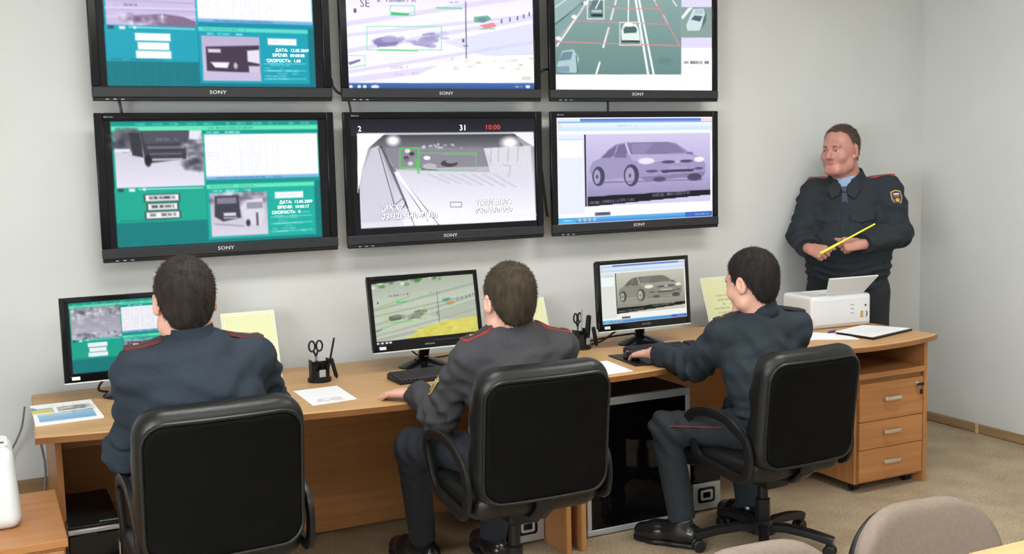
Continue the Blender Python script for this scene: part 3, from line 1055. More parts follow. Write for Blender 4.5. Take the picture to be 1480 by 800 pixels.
def paint_junction(P, tone):
    """junction seen from above, with boxed cars; drawn in M-up units"""
    if tone == 'pale':
        base, lo, grass, dk = (244, 240, 255), (214, 208, 242), (238, 236, 226), (132, 124, 176)
    else:
        base, lo, grass, dk = (198, 206, 186), (164, 172, 158), (222, 214, 96), (92, 104, 88)
    P.rect(490, -60, 790, 140, base)
    P.grad([(490, -60), (790, -60), (790, 20), (490, 20)], lo, base)
    for (y0, y1, w, c) in ((30, -10, 7, lo), (46, 20, 5, lo), (52, 40, 4, base), (70, 22, 6, lo), (100, 58, 5, lo), (112, 78, 9, lo)):
        P.line((490, y0 + 6), (790, y1), w, c, .7)
    P.grad([(640, 60), (790, 30), (790, 84), (700, 80)], lo, (206, 214, 244) if tone == 'pale' else (176, 184, 170), al=.6)
    P.poly([(570, 124), (640, 92), (690, 82), (790, 78), (790, 124)], grass if tone != 'pale' else (250, 248, 246), .95)
    if tone != 'pale':
        P.blotch(600, 88, 780, 118, 30, [(238, 228, 120), (206, 198, 80)], 2, 5, 2.2, .5)
        P.blotch(500, -46, 690, -26, 40, [(90, 150, 70), (60, 110, 60), (240, 244, 236), (150, 190, 110)], 2, 6, 2, .6)
        P.line((500, 30), (600, 8), 4, (150, 190, 110), .6).line((500, 90), (640, 58), 5, (150, 184, 110), .5)
    else:
        P.blotch(640, 84, 770, 100, 26, [(196, 190, 160), (226, 222, 204)], .6, 2, 2.4, .6)
        P.blotch(500, -50, 690, -10, 30, [(200, 194, 230), (170, 168, 206), (236, 236, 248)], 2, 6, 2, .6)
    for (x, y, w_) in ((542, 60, 40), (596, 62, 36), (614, 52, 30)):
        P.blotch(x, y - 5, x + w_, y + 5, 10, [dk, (dk[0] + 40, dk[1] + 40, dk[2] + 30)], 2, 4, 2.2, .35)
    P.ell(558, 60, 17, 7, dk, .85).ell(564, 56, 12, 5, (dk[0] + 40, dk[1] + 40, dk[2] + 30), .8)
    P.poly([(545, 62), (578, 60), (574, 66), (546, 68)], dk, .8)
    P.ell(620, 58, 15, 5, dk, .5).line((602, 64), (622, 66), 2, dk, .6).line((612, 50), (628, 48), 2.5, dk, .7)
    P.frame(531, 38, 639, 72, (120, 220, 160) if tone == 'pale' else (150, 210, 110), 1.2, .9)
    P.line((548, 72), (604, 73), 2.4, (90, 208, 120), .8)
    P.frame(565, 8, 600, 22, (120, 215, 160), 1.2, .9).poly([(566, 17), (594, 19), (590, 22), (566, 21)], (80, 190, 120))
    P.line((632, 11), (668, 12), 3, (110, 205, 150), .8).words(650, 3, 664, (90, 130, 190), 2.5, .6)
    P.poly([(686, 24), (706, 22), (712, 28), (700, 33), (686, 32)], (96, 176, 130), .9)
    P.poly([(694, 36), (714, 32), (719, 38), (702, 42)], (236, 130, 150) if tone == 'pale' else (214, 130, 80), .9)
    P.ell(698, 28, 7, 3.2, (110, 130, 180), .8).line((694, 42), (716, 41), 1.4, (110, 205, 140))
    for (x, y) in ((726, 30), (738, 28), (749, 26), (758, 23), (766, 20)):
        P.rect(x - 1, y - 3, x + 1, y + 3, (96, 90, 130))
    P.line((674, 2), (675, 84), 1.6, (96, 92, 116)).rect(669, 56, 672, 61, (96, 92, 116)).line((671, 66), (677, 66), 1.2, (96, 92, 116))
    P.poly([(504, 90), (521, 85), (522, 88), (506, 94)], (126, 116, 160)).line((504, 98), (528, 94), 1.2, (120, 215, 150)).line((528, 80), (529, 96), 1, (120, 215, 150), .7).line((504, 80), (528, 80), 1.0, (120, 215, 150), .8)
    P.words(565, 97, 590, (190, 180, 224), 5, .6).words(572, 107, 588, (190, 180, 224), 4, .5).words(596, 106, 606, (190, 180, 224), 5, .6)
    P.words(546, 0, 602, (96, 92, 120), 5, .7).rect(512, 12, 516, 18, (90, 86, 140)).words(756, 113, 768, (150, 150, 140), 5, .6)
    if tone == 'pale':
        P.grad([(495, 119.6), (790, 119.6), (790, 132), (495, 132)], (70, 112, 176), (34, 70, 132))
        for x in (506, 518, 526, 541):
            P.ell(x + 2, 125, 2.6 if x < 540 else 6, 2.4, (214, 226, 246))
        P.words(742, 125, 756, (200, 214, 240), 2, .8).ell(764, 125, 3.4, 2.2, (225, 232, 246))
    else:
        P.rect(490, -60, 790, -38, (8, 8, 10)).rect(490, 119, 790, 140, (10, 10, 12))
        for x in (506, 518, 530, 540):
            P.ell(x + 2, 124, 4, 2.6, (226, 230, 236))
        P.words(742, 124, 764, (170, 176, 190), 2, .7)
    P.noise(.010)


def paint_tunnel(P):
    P.rect(490, 150, 800, 360, (9, 10, 14))
    P.grad([(500, 160), (790, 160), (790, 196), (500, 196)], (7, 8, 12), (34, 38, 48))
    P.grad([(517, 192), (772, 190), (776, 318), (523, 330)], (150, 148, 158), (240, 238, 250))
    P.poly([(517, 193), (771, 191), (771, 195), (517, 196)], (205, 205, 214))
    P.grad([(545, 195), (745, 193), (760, 214), (535, 214)], (62, 62, 68), (120, 120, 128))
    P.poly([(517, 193), (557, 193), (533, 214), (524, 246), (518, 280)], (250, 250, 255))
    P.poly([(742, 191), (772, 191), (773, 212), (760, 204)], (236, 236, 244))
    P.poly([(524, 250), (538, 214), (548, 210), (562, 250), (575, 300), (585, 326), (523, 330)], (206, 204, 218), .9)
    P.ell(569, 203, 9, 7, (250, 250, 250), .95, 6).ell(738, 206, 12, 8, (250, 250, 250), .95, 7)
    P.poly([(556, 212), (700, 212), (716, 240), (570, 244)], (128, 126, 136), .8)
    P.poly([(700, 214), (768, 210), (772, 262), (712, 258)], (226, 226, 234), .8)
    for x in (711, 722, 736, 750):
        P.line((x, 212), (x - 1, 234), 1, (150, 150, 158), .7)
    P.grad([(570, 246), (772, 250), (775, 318), (600, 326)], (214, 212, 226), (250, 249, 255), al=.95)
    for k in range(7):
        P.line((620 + k * 16, 252), (650 + k * 16, 264 + k), 3, (190, 188, 204), .5)
    for p, q, w_ in (((552, 212), (590, 300), 2.4), ((556, 214), (600, 326), 1.2), ((548, 214), (572, 300), 1.2), ((572, 246), (636, 326), 1.3), ((564, 236), (620, 320), 1)):
        P.line(p, q, w_, (56, 54, 64), .85)
    P.line((560, 232), (586, 290), 3.5, (120, 118, 130), .7).line((574, 250), (628, 322), 5, (252, 252, 255), .9)
    P.line((588, 292), (584, 300), 1.2, (70, 70, 80)).line((584, 286), (566, 300), 1, (80, 80, 90))
    for (x, y, c) in ((590, 218, (236, 236, 236)), (596, 222, (60, 60, 60)), (588, 228, (70, 70, 76)), (594, 236, (220, 220, 220)), (589, 232, (120, 120, 126))):
        P.ell(x, y, 4, 3, c, .9)
    P.ell(650, 236, 12, 5, (62, 60, 70), .95).ell(653, 233, 8, 3, (140, 138, 150)).ell(622, 240, 10, 4, (190, 188, 200), .9).line((610, 244), (634, 246), 1.6, (90, 88, 98))
    P.ell(618, 228, 5, 3, (240, 240, 240)).blotch(612, 208, 668, 214, 14, [(240, 240, 240), (180, 180, 184)], .8, 2)
    P.frame(606, 221, 689, 246, (112, 196, 120), 1.1, .9).line((640, 223), (688, 223), 3, (120, 186, 124), .5)
    P.frame(579, 214, 606, 242, (84, 200, 90), 2.0, .95).line((602, 230), (606, 250), 3, (84, 200, 90), .8)
    P.frame(652, 292, 668, 299, (120, 118, 126), 1.1, .9)
    P.line((728, 238), (739, 240), 1.2, (150, 150, 158), .6).line((739, 240), (736, 256), 1.2, (150, 150, 158), .5)
    P.grad([(523, 322), (778, 308), (778, 312), (523, 331)], (230, 228, 242), (250, 250, 255), al=.4)
    P.noise(.010)


def paint_highway(P):
    P.rect(790, -60, 1040, 140, (128, 160, 158))
    P.grad([(804, -40), (986, -40), (986, 108), (804, 108)], (150, 176, 174), (104, 138, 134))
    P.poly([(800, -20), (850, -20), (830, 18), (804, 38)], (150, 176, 176)).line((804, 10), (826, -6), 1.4, (225, 235, 238)).line((802, 36), (846, 2), 2.0, (70, 96, 92))
    P.poly([(805, 36), (840, 6), (846, 8), (808, 56)], (128, 164, 162))
    W_ = (242, 246, 244)
    P.line((806, 66), (850, 2), 2.6, (236, 236, 236)).line((850, 2), (866, -30), 2, (230, 230, 232))
    for p, q in (((863, 106), (868, 90)), ((873, 68), (881, 40)), ((884, 28), (888, 12)), ((890, 6), (893, -8))):
        P.line(p, q, 2.6, W_)
    P.line((938, 107), (920, 0), 3.2, W_).line((946, 107), (925, 0), 2.8, W_).line((920, 0), (915, -40), 2.4, W_)
    P.line((909, 34), (910, -20), 1.8, W_)
    for p, q in (((966, 34), (960, 22)), ((951, 8), (947, 0)), ((979, 8), (974, 1))):
        P.line(p, q, 2, (226, 234, 232))
    RD = (222, 140, 140)
    P.line((806, 60), (984, 66), 1.4, RD).line((832, 30), (966, 35), 1.2, RD).line((850, 10), (956, 13), 1.2, RD).line((984, 66), (948, 2), 1.4, RD).line((806, 58), (850, 4), 1.2, (226, 170, 170)).line((876, 62), (892, -6), .8, RD, .7)
    for x, y in ((831, 24), (848, 4), (808, 55)):
        P.ell(x, y, 4, 3, (250, 240, 244), .9)
    P.frame(897, 32, 927, 65, (226, 240, 238), 1.2)
    P.poly([(899, 44), (903, 34), (921, 34), (925, 44), (926, 58), (900, 59)], (222, 238, 230)).poly([(902, 42), (905, 38), (919, 38), (922, 42), (921, 47), (903, 48)], (78, 104, 108)).rect(900, 58, 926, 61, (44, 66, 64)).ell(910, 35, 6, 3, (245, 248, 246))
    P.frame(850, 0, 874, 27, (235, 242, 240), 1.2)
    P.poly([(853, 12), (858, 0), (872, 0), (873, 22), (854, 24)], (96, 122, 126)).rect(856, 14, 871, 18, (176, 198, 200)).rect(856, 20, 872, 24, (36, 54, 56)).line((868, 0), (862, 12), 1.6, W_)
    P.poly([(806, 94), (814, 73), (830, 71), (838, 84), (834, 105), (806, 104)], (176, 200, 206)).poly([(808, 88), (815, 75), (829, 74), (826, 86)], (112, 140, 152)).poly([(806, 96), (824, 95), (824, 104), (806, 104)], (126, 158, 176)).line((834, 80), (836, 104), 1.6, (80, 106, 106))
    P.ell(962, 88, 10, 5, (90, 124, 122), .5, 4)
    # side bar and white foot
    P.rect(986, -40, 1040, 140, (222, 216, 244))
    P.rect(986, 10, 1030, 54, (136, 160, 154)).poly([(986, 24), (996, 11), (1003, 10), (988, 28)], (236, 242, 240))
    P.poly([(993, 36), (1003, 13), (1018, 12), (1022, 26), (1012, 44), (995, 44)], (204, 222, 226)).poly([(1000, 28), (1005, 22), (1017, 23), (1013, 31)], (78, 98, 112)).poly([(1004, 20), (1007, 14), (1017, 13), (1018, 20)], (178, 196, 206)).poly([(1018, 26), (1022, 16), (1022, 30), (1014, 44)], (92, 112, 118))
    P.rect(986, 69, 1040, 140, (249, 250, 251)).words(990, 90, 1026, (70, 74, 80), 4.2, .85).words(990, 97, 1026, (200, 204, 206), 1.2, .7)
    P.rect(790, 107.5, 986, 140, (250, 252, 254)).line((846, 128), (940, 128), 1.2, (210, 230, 228), .7).line((986, 106), (986, 132), .8, (226, 228, 236))
    P.noise(.008)


def paint_sedan(P, tone):
    """image viewer with a saloon car; units of the 855 x 570 window drawing"""
    lav = tone == 'lavender'
    A, B, C = ((208, 200, 232), (176, 168, 208), (120, 112, 152)) if lav else ((206, 204, 188), (166, 168, 154), (98, 104, 96))
    wht = (246, 246, 255) if lav else (246, 248, 244)
    P.rect(-40, -40, 900, 620, wht)
    P.grad([(0, 0), (860, 0), (860, 24), (0, 24)], (60, 100, 190), (150, 190, 236)).rect(0, 0, 120, 16, (210, 226, 246))
    P.grad([(0, 22), (860, 22), (860, 66), (0, 66)], (236, 242, 255), (196, 220, 246)).words(320, 40, 430, (150, 166, 200), 7, .6)
    P.line((0, 58), (860, 58), 2.5, (110, 150, 210), .6).rect(0, 66, 860, 84, (240, 240, 252)).ell(12, 40, 14, 16, (226, 220, 190), .8)
    P.rect(795, 0, 860, 18, (236, 210, 214))
    P.rect(0, 84, 140, 520, (226, 232, 250) if lav else (228, 232, 222)).rect(4, 120, 130, 210, (246, 252, 252)).line((4, 112), (130, 110), 3, (150, 214, 206), .8)
    P.rect(140, 84, 152, 484, (34, 34, 44))
    P.rect(150, 84, 850, 484, A)
    P.grad([(152, 84), (850, 84), (850, 330), (152, 330)], A, B)
    P.grad([(152, 330), (850, 330), (850, 440), (152, 440)], B, (150, 142, 182) if lav else (142, 146, 134))
    for k in range(7):
        y = 352 + k * 12
        P.line((152, y + 4), (850, y - 3), 3, C, .22)
    # car body
    body = [(168, 300), (170, 262), (184, 238), (222, 220), (262, 176), (310, 142), (372, 132), (600, 132), (650, 142), (700, 176), (742, 206), (800, 226), (822, 268), (820, 318), (790, 334), (640, 338), (470, 344), (440, 340), (360, 332), (270, 338), (200, 330)]
    P.poly(body, (156, 148, 186) if lav else (138, 144, 132))
    P.poly([(368, 138), (600, 136), (648, 148), (706, 196), (560, 202), (384, 198)], (128, 120, 160) if lav else (110, 118, 110))
    P.poly([(400, 142), (520, 140), (470, 196), (400, 196)], (150, 142, 182) if lav else (130, 138, 130), .6)
    P.poly([(232, 216), (268, 178), (316, 146), (300, 200), (280, 216)], (112, 104, 144) if lav else (96, 104, 96))
    P.poly([(304, 206), (326, 146), (358, 140), (372, 192), (360, 204)], (116, 108, 148) if lav else (100, 108, 100))
    P.line((366, 138), (386, 200), 7, (214, 208, 234) if lav else (196, 198, 184))
    P.poly([(298, 200), (350, 198), (372, 206), (366, 220), (306, 218)], C).poly([(706, 196), (744, 192), (750, 208), (716, 208)], C)
    P.poly([(384, 204), (560, 204), (720, 206), (806, 232), (560, 246), (400, 236)], (182, 174, 210) if lav else (160, 164, 150), .8)
    P.ell(478, 240, 46, 18, (236, 232, 250), .9, 6).ell(784, 238, 30, 15, (246, 244, 255), .9, 5)
    P.ell(604, 248, 40, 9, (66, 58, 92), .85, 4).ell(708, 246, 36, 9, (66, 58, 92), .85, 4).ell(656, 248, 16, 8, (190, 182, 214), .9)
    P.rect(596, 268, 720, 296, (150, 142, 180)).rect(604, 274, 712, 292, (168, 160, 196), .8)
    P.poly([(556, 294), (760, 292), (748, 306), (570, 310)], (70, 62, 96)).ell(510, 298, 34, 8, (82, 74, 108), .9, 3).ell(782, 290, 26, 8, (82, 74, 108), .9, 3)
    P.poly([(440, 330), (820, 310), (812, 336), (640, 344), (470, 350)], (124, 116, 154), .8)
    for (x, y, rx, ry) in ((386, 318, 34, 56), (206, 318, 26, 48)):
        P.ell(x + 8, y, rx + 8, ry + 6, (66, 60, 88), .95, 4).ell(x, y + 2, rx - 8, ry - 8, (170, 162, 198), .95, 4).ell(x, y + 2, 8, 12, (96, 88, 124))
    P.ell(756, 340, 42, 22, (70, 62, 94), .95, 4).ell(552, 346, 36, 14, (78, 70, 102), .9, 4)
    P.line((230, 352), (800, 356), 9, (92, 84, 118), .45)
    P.poly([(152, 428), (850, 416), (850, 446), (152, 484)], (16, 14, 22))
    P.words(160, 464, 410, (170, 166, 190), 16, .6, -.04).words(506, 436, 730, (180, 176, 200), 18, .6, -.04)
    P.rect(140, 486, 860, 560, wht).words(200, 506, 270, (220, 226, 170), 8, .6).rect(190, 518, 276, 536, (98, 104, 134))
    P.words(196, 527, 270, (40, 44, 64), 8, .7)
    P.grad([(0, 540), (860, 540), (860, 572), (0, 572)], (110, 190, 232), (50, 128, 206)).rect(-10, 540, 92, 572, (70, 170, 226))
    P.rect(700, 541, 860, 572, (56, 104, 190)).words(20, 556, 70, (220, 240, 255), 9, .8).words(760, 556, 840, (200, 220, 250), 8, .8)
    for x in (110, 136, 162, 190):
        P.ell(x, 556, 8, 8, (216, 200, 170), .8)
    if not lav:
        mk = ((P.X > 150) & (P.Y > 84) & (P.Y < 486))[..., None]
        P.I = np.where(mk, P.I.mean(-1, keepdims=True) * np.array((1.02, 1.02, .93)), P.I)
    P.noise(.008)


APPQ = [(-3.3, -.6), (104.4, -.6), (104.4, 56.4), (-3.3, 56.4)]
CARQ = [(-4, -6), (862, -6), (862, 574), (-4, 574)]
MUPQ = [(498.4, -46.4), (770.0, -31.2), (773.3, 128.9), (505.2, 127.1)]
MLOQ = [(506.9, 171.9), (774.2, 170.3), (777.5, 326.1), (513.5, 340.4)]
RUPQ = [(801.4, -29.4), (1029.7, -16.6), (1030.3, 130.6), (804.4, 129.1)]


def television(label, x, z, P):
    t = thing('television', label, 'television', (x, 0, z), 0, 'six wall-mounted televisions in two rows')
    MB().box(.012, .988, .022, .032, .012, .600).build('back_shell', 'black_plastic', t, bevel=0.004)
    MB().box(.12, .88, .032, .075, .08, .53).build('casing', 'black_plastic', t, bevel=0.012)
    bz = MB()
    bz.box(0, .035, 0, .022, .058, TVH); bz.box(.965, 1, 0, .022, .058, TVH)
    bz.box(.035, .965, 0, .022, .580, TVH)
    bz.build('bezel', 'tv_bezel', t, bevel=0.004)
    MB().box(0, 1, -.003, .022, .014, .058).build('speaker_bar', 'gunmetal', t, bevel=0.004)
    MB().box(.002, .998, .0, .022, 0, .014).build('lower_strip', 'black_plastic', t, bevel=0.003)
    s = P.build('screen', 'screen_glow', (.035, .006, .058), (1, 0, 0), (0, 0, 1), .93, .522, t)
    text('logo', 'SONY', .021, (.5, -.0045, .036), (1.25, 0, 0), (0, 0, 1), 'logo_white', t)
    text('model_mark', 'BRAVIA', .009, (.055, -.0012, .594), (1.2, 0, 0), (0, 0, 1), 'grey_plastic', t)
    MB().box(.30, .70, .075, .134, .12, .50).build('wall_bracket', 'rack_paint', t)
    for k in range(3):
        MB().box(.05 + k * .03, .062 + k * .03, -.0015, .002, .005, .009).build('indicator', 'grey_plastic', t)
    return t, s


def app_text(s, z, lines):
    """captions shown in the inset window"""
    for (txt, u, v, size) in lines:
        text('caption', txt, size, (.035 + .93 * (u + 3.3) / 107.7, .0055, .058 + .522 * (1 - (v + .6) / 57.0)), (1, 0, 0), (0, 0, 1), 'text_white', s, 'LEFT', 0)


Z0, Z1 = 1.262, 1.921
P = Paint(APPQ, 300, 160, (8, 8, 10)); paint_app(P, 'blue', 'snow')
tv, s = television('upper left wall television with a blue-teal traffic window and a snowy road photo', 0, Z1, P)
app_text(s, 0, [('ДАТА:  12.05.2009', 80, 39.0, .0185), ('ВРЕМЯ:  00:00:08', 78.5, 41.4, .0185), ('СКОРОСТЬ:  1,00', 75.5, 43.9, .0185)])
P = Paint(APPQ, 300, 160, (8, 8, 10)); paint_app(P, 'green', 'truck')
tv, s = television('lower left wall television with a green traffic window and a dark truck photo', 0, Z0, P)
app_text(s, 0, [('ДАТА:  12.05.2009', 78.5, 38.6, .0185), ('ВРЕМЯ:  10:05:17', 77.5, 41.0, .0185), ('СКОРОСТЬ:  0', 74.5, 43.4, .0185)])
P = Paint(MUPQ, 280, 158); paint_junction(P, 'pale')
tv, s = television('upper middle wall television showing a pale road junction with green boxes', 1.044, Z1, P)
text('caption', 'SE', .050, (.035 + .93 * .095, .0055, .058 + .522 * .715), (1, 0, 0), (0, 0, 1), 'text_dark', s, 'CENTER', 0)
P = Paint(MLOQ, 280, 158); paint_tunnel(P)
tv, s = television('lower middle wall television showing a bright tunnel with green boxes', 1.044, Z0, P)
text('caption', '2', .034, (.035 + .93 * .045, .0055, .058 + .522 * .915), (1, 0, 0), (0, 0, 1), 'text_white', s, 'CENTER', 0)
text('caption', '31', .038, (.035 + .93 * .59, .0055, .058 + .522 * .915), (1, 0, 0), (0, 0, 1), 'text_white', s, 'CENTER', 0)
text('caption', '10:00', .032, (.035 + .93 * .755, .0055, .058 + .522 * .918), (1.15, 0, 0), (0, 0, 1), 'text_red', s, 'CENTER', 0)
for (txt_, sz_, u_, v_) in (('(ЗХХ7', .034, .14, .225), ('03Ч20Ч40-7(30)', .036, .14, .150), ('1808080804', .034, .645, .235), ('760-080-029', .034, .645, .165)):
    for (dx_, dy_, yy_, mm_) in ((.0032, -.0030, .0057, 'text_dark'), (-.0022, .0020, .0056, 'text_dark'), (0, 0, .0052, 'text_white')):
        text('caption', txt_, sz_, (.035 + .93 * u_ + dx_, yy_, .058 + .522 * v_ + dy_), (1.12, 0, 0), (0, 0, 1), mm_, s, 'LEFT', 0)
P = Paint(RUPQ, 270, 150); paint_highway(P)
tv, s = television('upper right wall television showing a grey-green multi-lane road from above', 2.092, Z1, P)
P = Paint(CARQ, 270, 150); paint_sedan(P, 'lavender')
tv, s = television('lower right wall television showing a large lavender saloon car picture', 2.092, Z0, P)


def cable(name, label, pts, r, m='cable_black', group=None, n=7):
    return tag(MB().tube(curve_pts(pts, n), r, 7).build(name, m), label, 'cable', group)


GC = 'cables between the wall televisions'
cable('hanging_cable', 'short black cord between the two left televisions', [(.105, .06, 1.95), (.108, .05, 1.92), (.112, .05, 1.895), (.117, .055, 1.86)], .006, group=GC)
cable('hanging_cable', 'short black cord between the two middle televisions', [(1.085, .06, 1.95), (1.09, .05, 1.92), (1.095, .05, 1.895), (1.10, .055, 1.86)], .005, group=GC)
cable('hanging_cable', 'short black cord between the two right televisions', [(2.445, .06, 1.95), (2.447, .05, 1.92), (2.448, .05, 1.895), (2.45, .055, 1.86)], .006, group=GC)
cable('video_cable', 'black cable bridging the gap between the upper left and upper middle televisions', [(.985, .05, 2.035), (1.005, .03, 2.02), (1.012, .03, 1.99), (1.03, .03, 1.965), (1.052, .04, 1.955)], .006, group=GC)
cable('video_cable', 'black cable crossing the gap by the upper right television', [(2.035, .05, 2.055), (2.06, .03, 2.065), (2.075, .03, 2.075), (2.105, .05, 2.08)], .006, group=GC)
cable('video_cable', 'black cable hanging down right of the tunnel television', [(2.045, .06, 1.70), (2.055, .04, 1.60), (2.068, .04, 1.50), (2.082, .05, 1.42), (2.10, .07, 1.36)], .007, group=GC)

# ================================================================== DESK MONITORS
def monitor(label, cx, yb, zb, yt, zt, base, P):
    W = .52
    up = nv((0, yt - yb, zt - zb))
    H = math.hypot(yt - yb, zt - zb)
    nb = np.array((0.0, up[2], -up[1]))          # towards the wall
    org = np.array((cx, yb, zb))
    bx, by = base
    t = thing('desk_monitor', label, 'monitor', (bx, by, DZ), 0, 'three black desk monitors')
    o0 = np.array((bx, by, DZ))
    X = np.array((1.0, 0, 0))
    c0 = org - o0

    def bar(m_, u0, u1, v0, v1, d0, d1):
        m_.obox(c0 + X * (u0 + u1) / 2 + up * (v0 + v1) / 2 + nb * (d0 + d1) / 2, X, up, nb, (u1 - u0) / 2, (v1 - v0) / 2, (d1 - d0) / 2)
    k = MB(); bar(k, -W / 2 + .006, W / 2 - .006, .008, H - .006, .016, .045)
    k.build('casing', 'black_plastic', t, bevel=0.006)
    k = MB()
    bar(k, -W / 2, -W / 2 + .020, 0, H, 0, .018); bar(k, W / 2 - .020, W / 2, 0, H, 0, .018)
    bar(k, -W / 2 + .02, W / 2 - .02, H - .020, H, 0, .018); bar(k, -W / 2 + .02, W / 2 - .02, 0, .034, 0, .018)
    k.build('bezel', 'gloss_black', t, bevel=0.003)
    k = MB(); bar(k, -W / 2, W / 2, -.004, 0, .002, .016)
    k.build('clear_edge', 'acrylic', t)
    P.build('screen', 'monitor_glow', c0 - X * (W / 2 - .02) + up * .034 + nb * .004, X, up, W - .04, H - .054, t)
    text('logo', 'SAMSUNG', .010, c0 + up * .018 - nb * .0015, X, up, 'silver_plastic', t)
    k = MB(); bar(k, -W / 2 + .028, -W / 2 + .058, .010, .023, -.001, .001)
    k.build('sticker', 'logo_white', t)
    mid = c0 + up * .05 + nb * .045
    k = MB().tube([mid, mid + np.array((0, .012, -.05)), (0, .01, .035), (0, 0, .012)], [.022, .024, .026, .034], 14)
    k.build('neck', 'gloss_black', t)
    MB().lathe([(.002, 0), (.118, 0), (.120, .006), (.095, .018), (.045, .034), (.030, .040), (.002, .041)], 36, sx=1.0, sy=.82).build('base', 'gloss_black', t)
    MB().lathe([(.008, 0), (.008, .003)], 14, c=(0, -.03, .047)).build('stand_button', 'steel', t)
    return t


P = Paint(APPQ, 200, 116, (8, 8, 10)); paint_app(P, 'green', 'grey')
monitor('left desk monitor with a green traffic window, partly hidden by a head', .07, -.23, .822, -.20, 1.153, (.07, -.16), P)
P = Paint(MUPQ, 200, 116); paint_junction(P, 'colour')
monitor('middle desk monitor showing a green and yellow road junction', 1.295, -.33, .835, -.268, 1.158, (1.30, -.235), P)
P = Paint(CARQ, 200, 116); paint_sedan(P, 'sepia')
monitor('right desk monitor showing a greyish saloon car picture', 2.405, -.35, .828, -.327, 1.16, (2.42, -.275), P)

# keyboards
def keyboard(label, c, rz, w=.44, d=.155):
    t = thing('keyboard', label, 'keyboard', (*c, DZ), rz, 'black desk keyboards')
    MB().prism([(-d / 2, 0), (d / 2, 0), (d / 2, .026), (-d / 2, .012)], -w / 2, w / 2, 'x').build('tray', 'black_plastic', t, bevel=0.003)
    key = MB().prism([(-.0075, -.0075), (.0075, -.0075), (.0075, .0075), (-.0075, .0075)], 0, .007)
    me = key.mesh('key')
    me.materials.append(MATS['rack_paint'])
    for r_ in range(6):
        y = -d / 2 + .018 + r_ * .0235
        z = .012 + (y + d / 2) / d * .014
        nk = 22
        for k in range(nk):
            if k in (15, 19) or (r_ == 0 and 4 <= k <= 8 and k != 6):
                continue
            o = link('key', me, None, t, loc=(-w / 2 + .014 + k * (w - .028) / (nk - 1), y, z))
            if r_ == 0 and k == 6:
                o.scale = (6, 1, 1)
    return t


keyboard('black keyboard in front of the middle monitor, beside an officer\'s hand', (1.265, -.505), math.radians(2), .42, .15)
keyboard('black keyboard in front of the right monitor, behind an officer\'s sleeve', (2.42, -.545), math.radians(-4), .44, .15)
ms = thing('mouse_pad', 'black mouse pad under the right seated officer\'s hand', 'mouse pad', (2.16, -.64, DZ))
MB().prism([(-.085, -.13), (.075, -.155), (.10, .13), (-.055, .15)], 0, .006).build('pad', 'black_plastic', ms, bevel=0.002)
mo = thing('computer_mouse', 'black computer mouse held by the right seated officer', 'mouse', (2.145, -.625, DZ + .006), 0)
F = Field((-.05, -.07, -.01), (.05, .07, .05), .004)
F.ell((0, 0, .004), np.eye(3), (.030, .054, .032), 0)
F.keep((0, 0, 0), (0, 0, -1))
F.build('shell', 'gloss_black', mo)
MB().tube([(0, .028, .030), (0, .040, .026)], .004, 8).build('wheel', 'grey_plastic', mo)

# pen organisers with scissors and pens
def organiser(label, x, y, near, rz=0.0):
    t = thing('pen_organiser', label, 'pen holder', (x, y, DZ), rz, 'two black pen organisers')
    MB().lathe([(.002, 0), (.050, 0), (.050, .016), (.047, .018), (.002, .018)], 30).build('base', 'black_plastic', t)
    cup = MB()
    for k in range(12):
        a0, a1 = 2 * math.pi * k / 12, 2 * math.pi * (k + 1) / 12
        h = .072 + .026 * math.cos((k + .5) * 2 * math.pi / 6)
        pts = [(r_ * math.cos(a), r_ * math.sin(a)) for r_, a in ((.044, a0), (.044, a1), (.040, a1), (.040, a0))]
        cup.prism(pts, .018, h)
    cup.build('cup', 'black_plastic', t)
    MB().box(-.001, .001, -.040, .040, .018, .085).build('divider', 'black_plastic', t)
    MB().box(-.040, .040, -.001, .001, .018, .085).build('divider', 'black_plastic', t)
    st = MB().box(-.012, .014, -.0465, -.044, .025, .055)
    st.build('sticker', 'grey_plastic', t)
    sc = thing('scissors', 'black-handled scissors standing in the pen organiser ' + near, 'scissors', (x - .008, y + .012, DZ + .02), rz)
    for s_ in (-1, 1):
        ring = MB()
        ring.tube([(s_ * .016 + .013 * math.cos(a), 0, .128 + .022 * math.sin(a)) for a in np.linspace(0, 2 * math.pi, 19)[:-1]], .0042, 8, True)
        ring.tube([(s_ * .010, 0, .108), (0, 0, .085)], .0045, 8)
        ring.build('handle', 'black_plastic', sc)
        MB().prism([(s_ * .006, .085), (-s_ * .004, .085), (-s_ * .002, .002), (s_ * .001, 0)], -.0012 + s_ * .0013, .0012 + s_ * .0013, 'y').build('blade', 'steel', sc)
    return t


organiser('black round pen organiser on the left desk beside the white sheet', .797, -.318, 'of the left desk')
organiser('black pen organiser on the desk by the right monitor', 2.10, -.245, 'by the right monitor', .4)


def pen(label, p, q, r, m, cap=None, grp='pens standing in the organisers'):
    p, q = np.array(p, float), np.array(q, float)
    t = thing('pen', label, 'pen', tuple(p), 0, grp)
    d = q - p
    MB().tube([(0, 0, 0), d * .12, d * .9, d], [r * .4, r, r, r * .8], 10).build('barrel', m, t)
    MB().tube([d * .62 + np.array((0, -r, 0)), d * .95 + np.array((0, -r * 1.25, 0))], r * .25, 6).build('clip', cap or m, t)
    return t


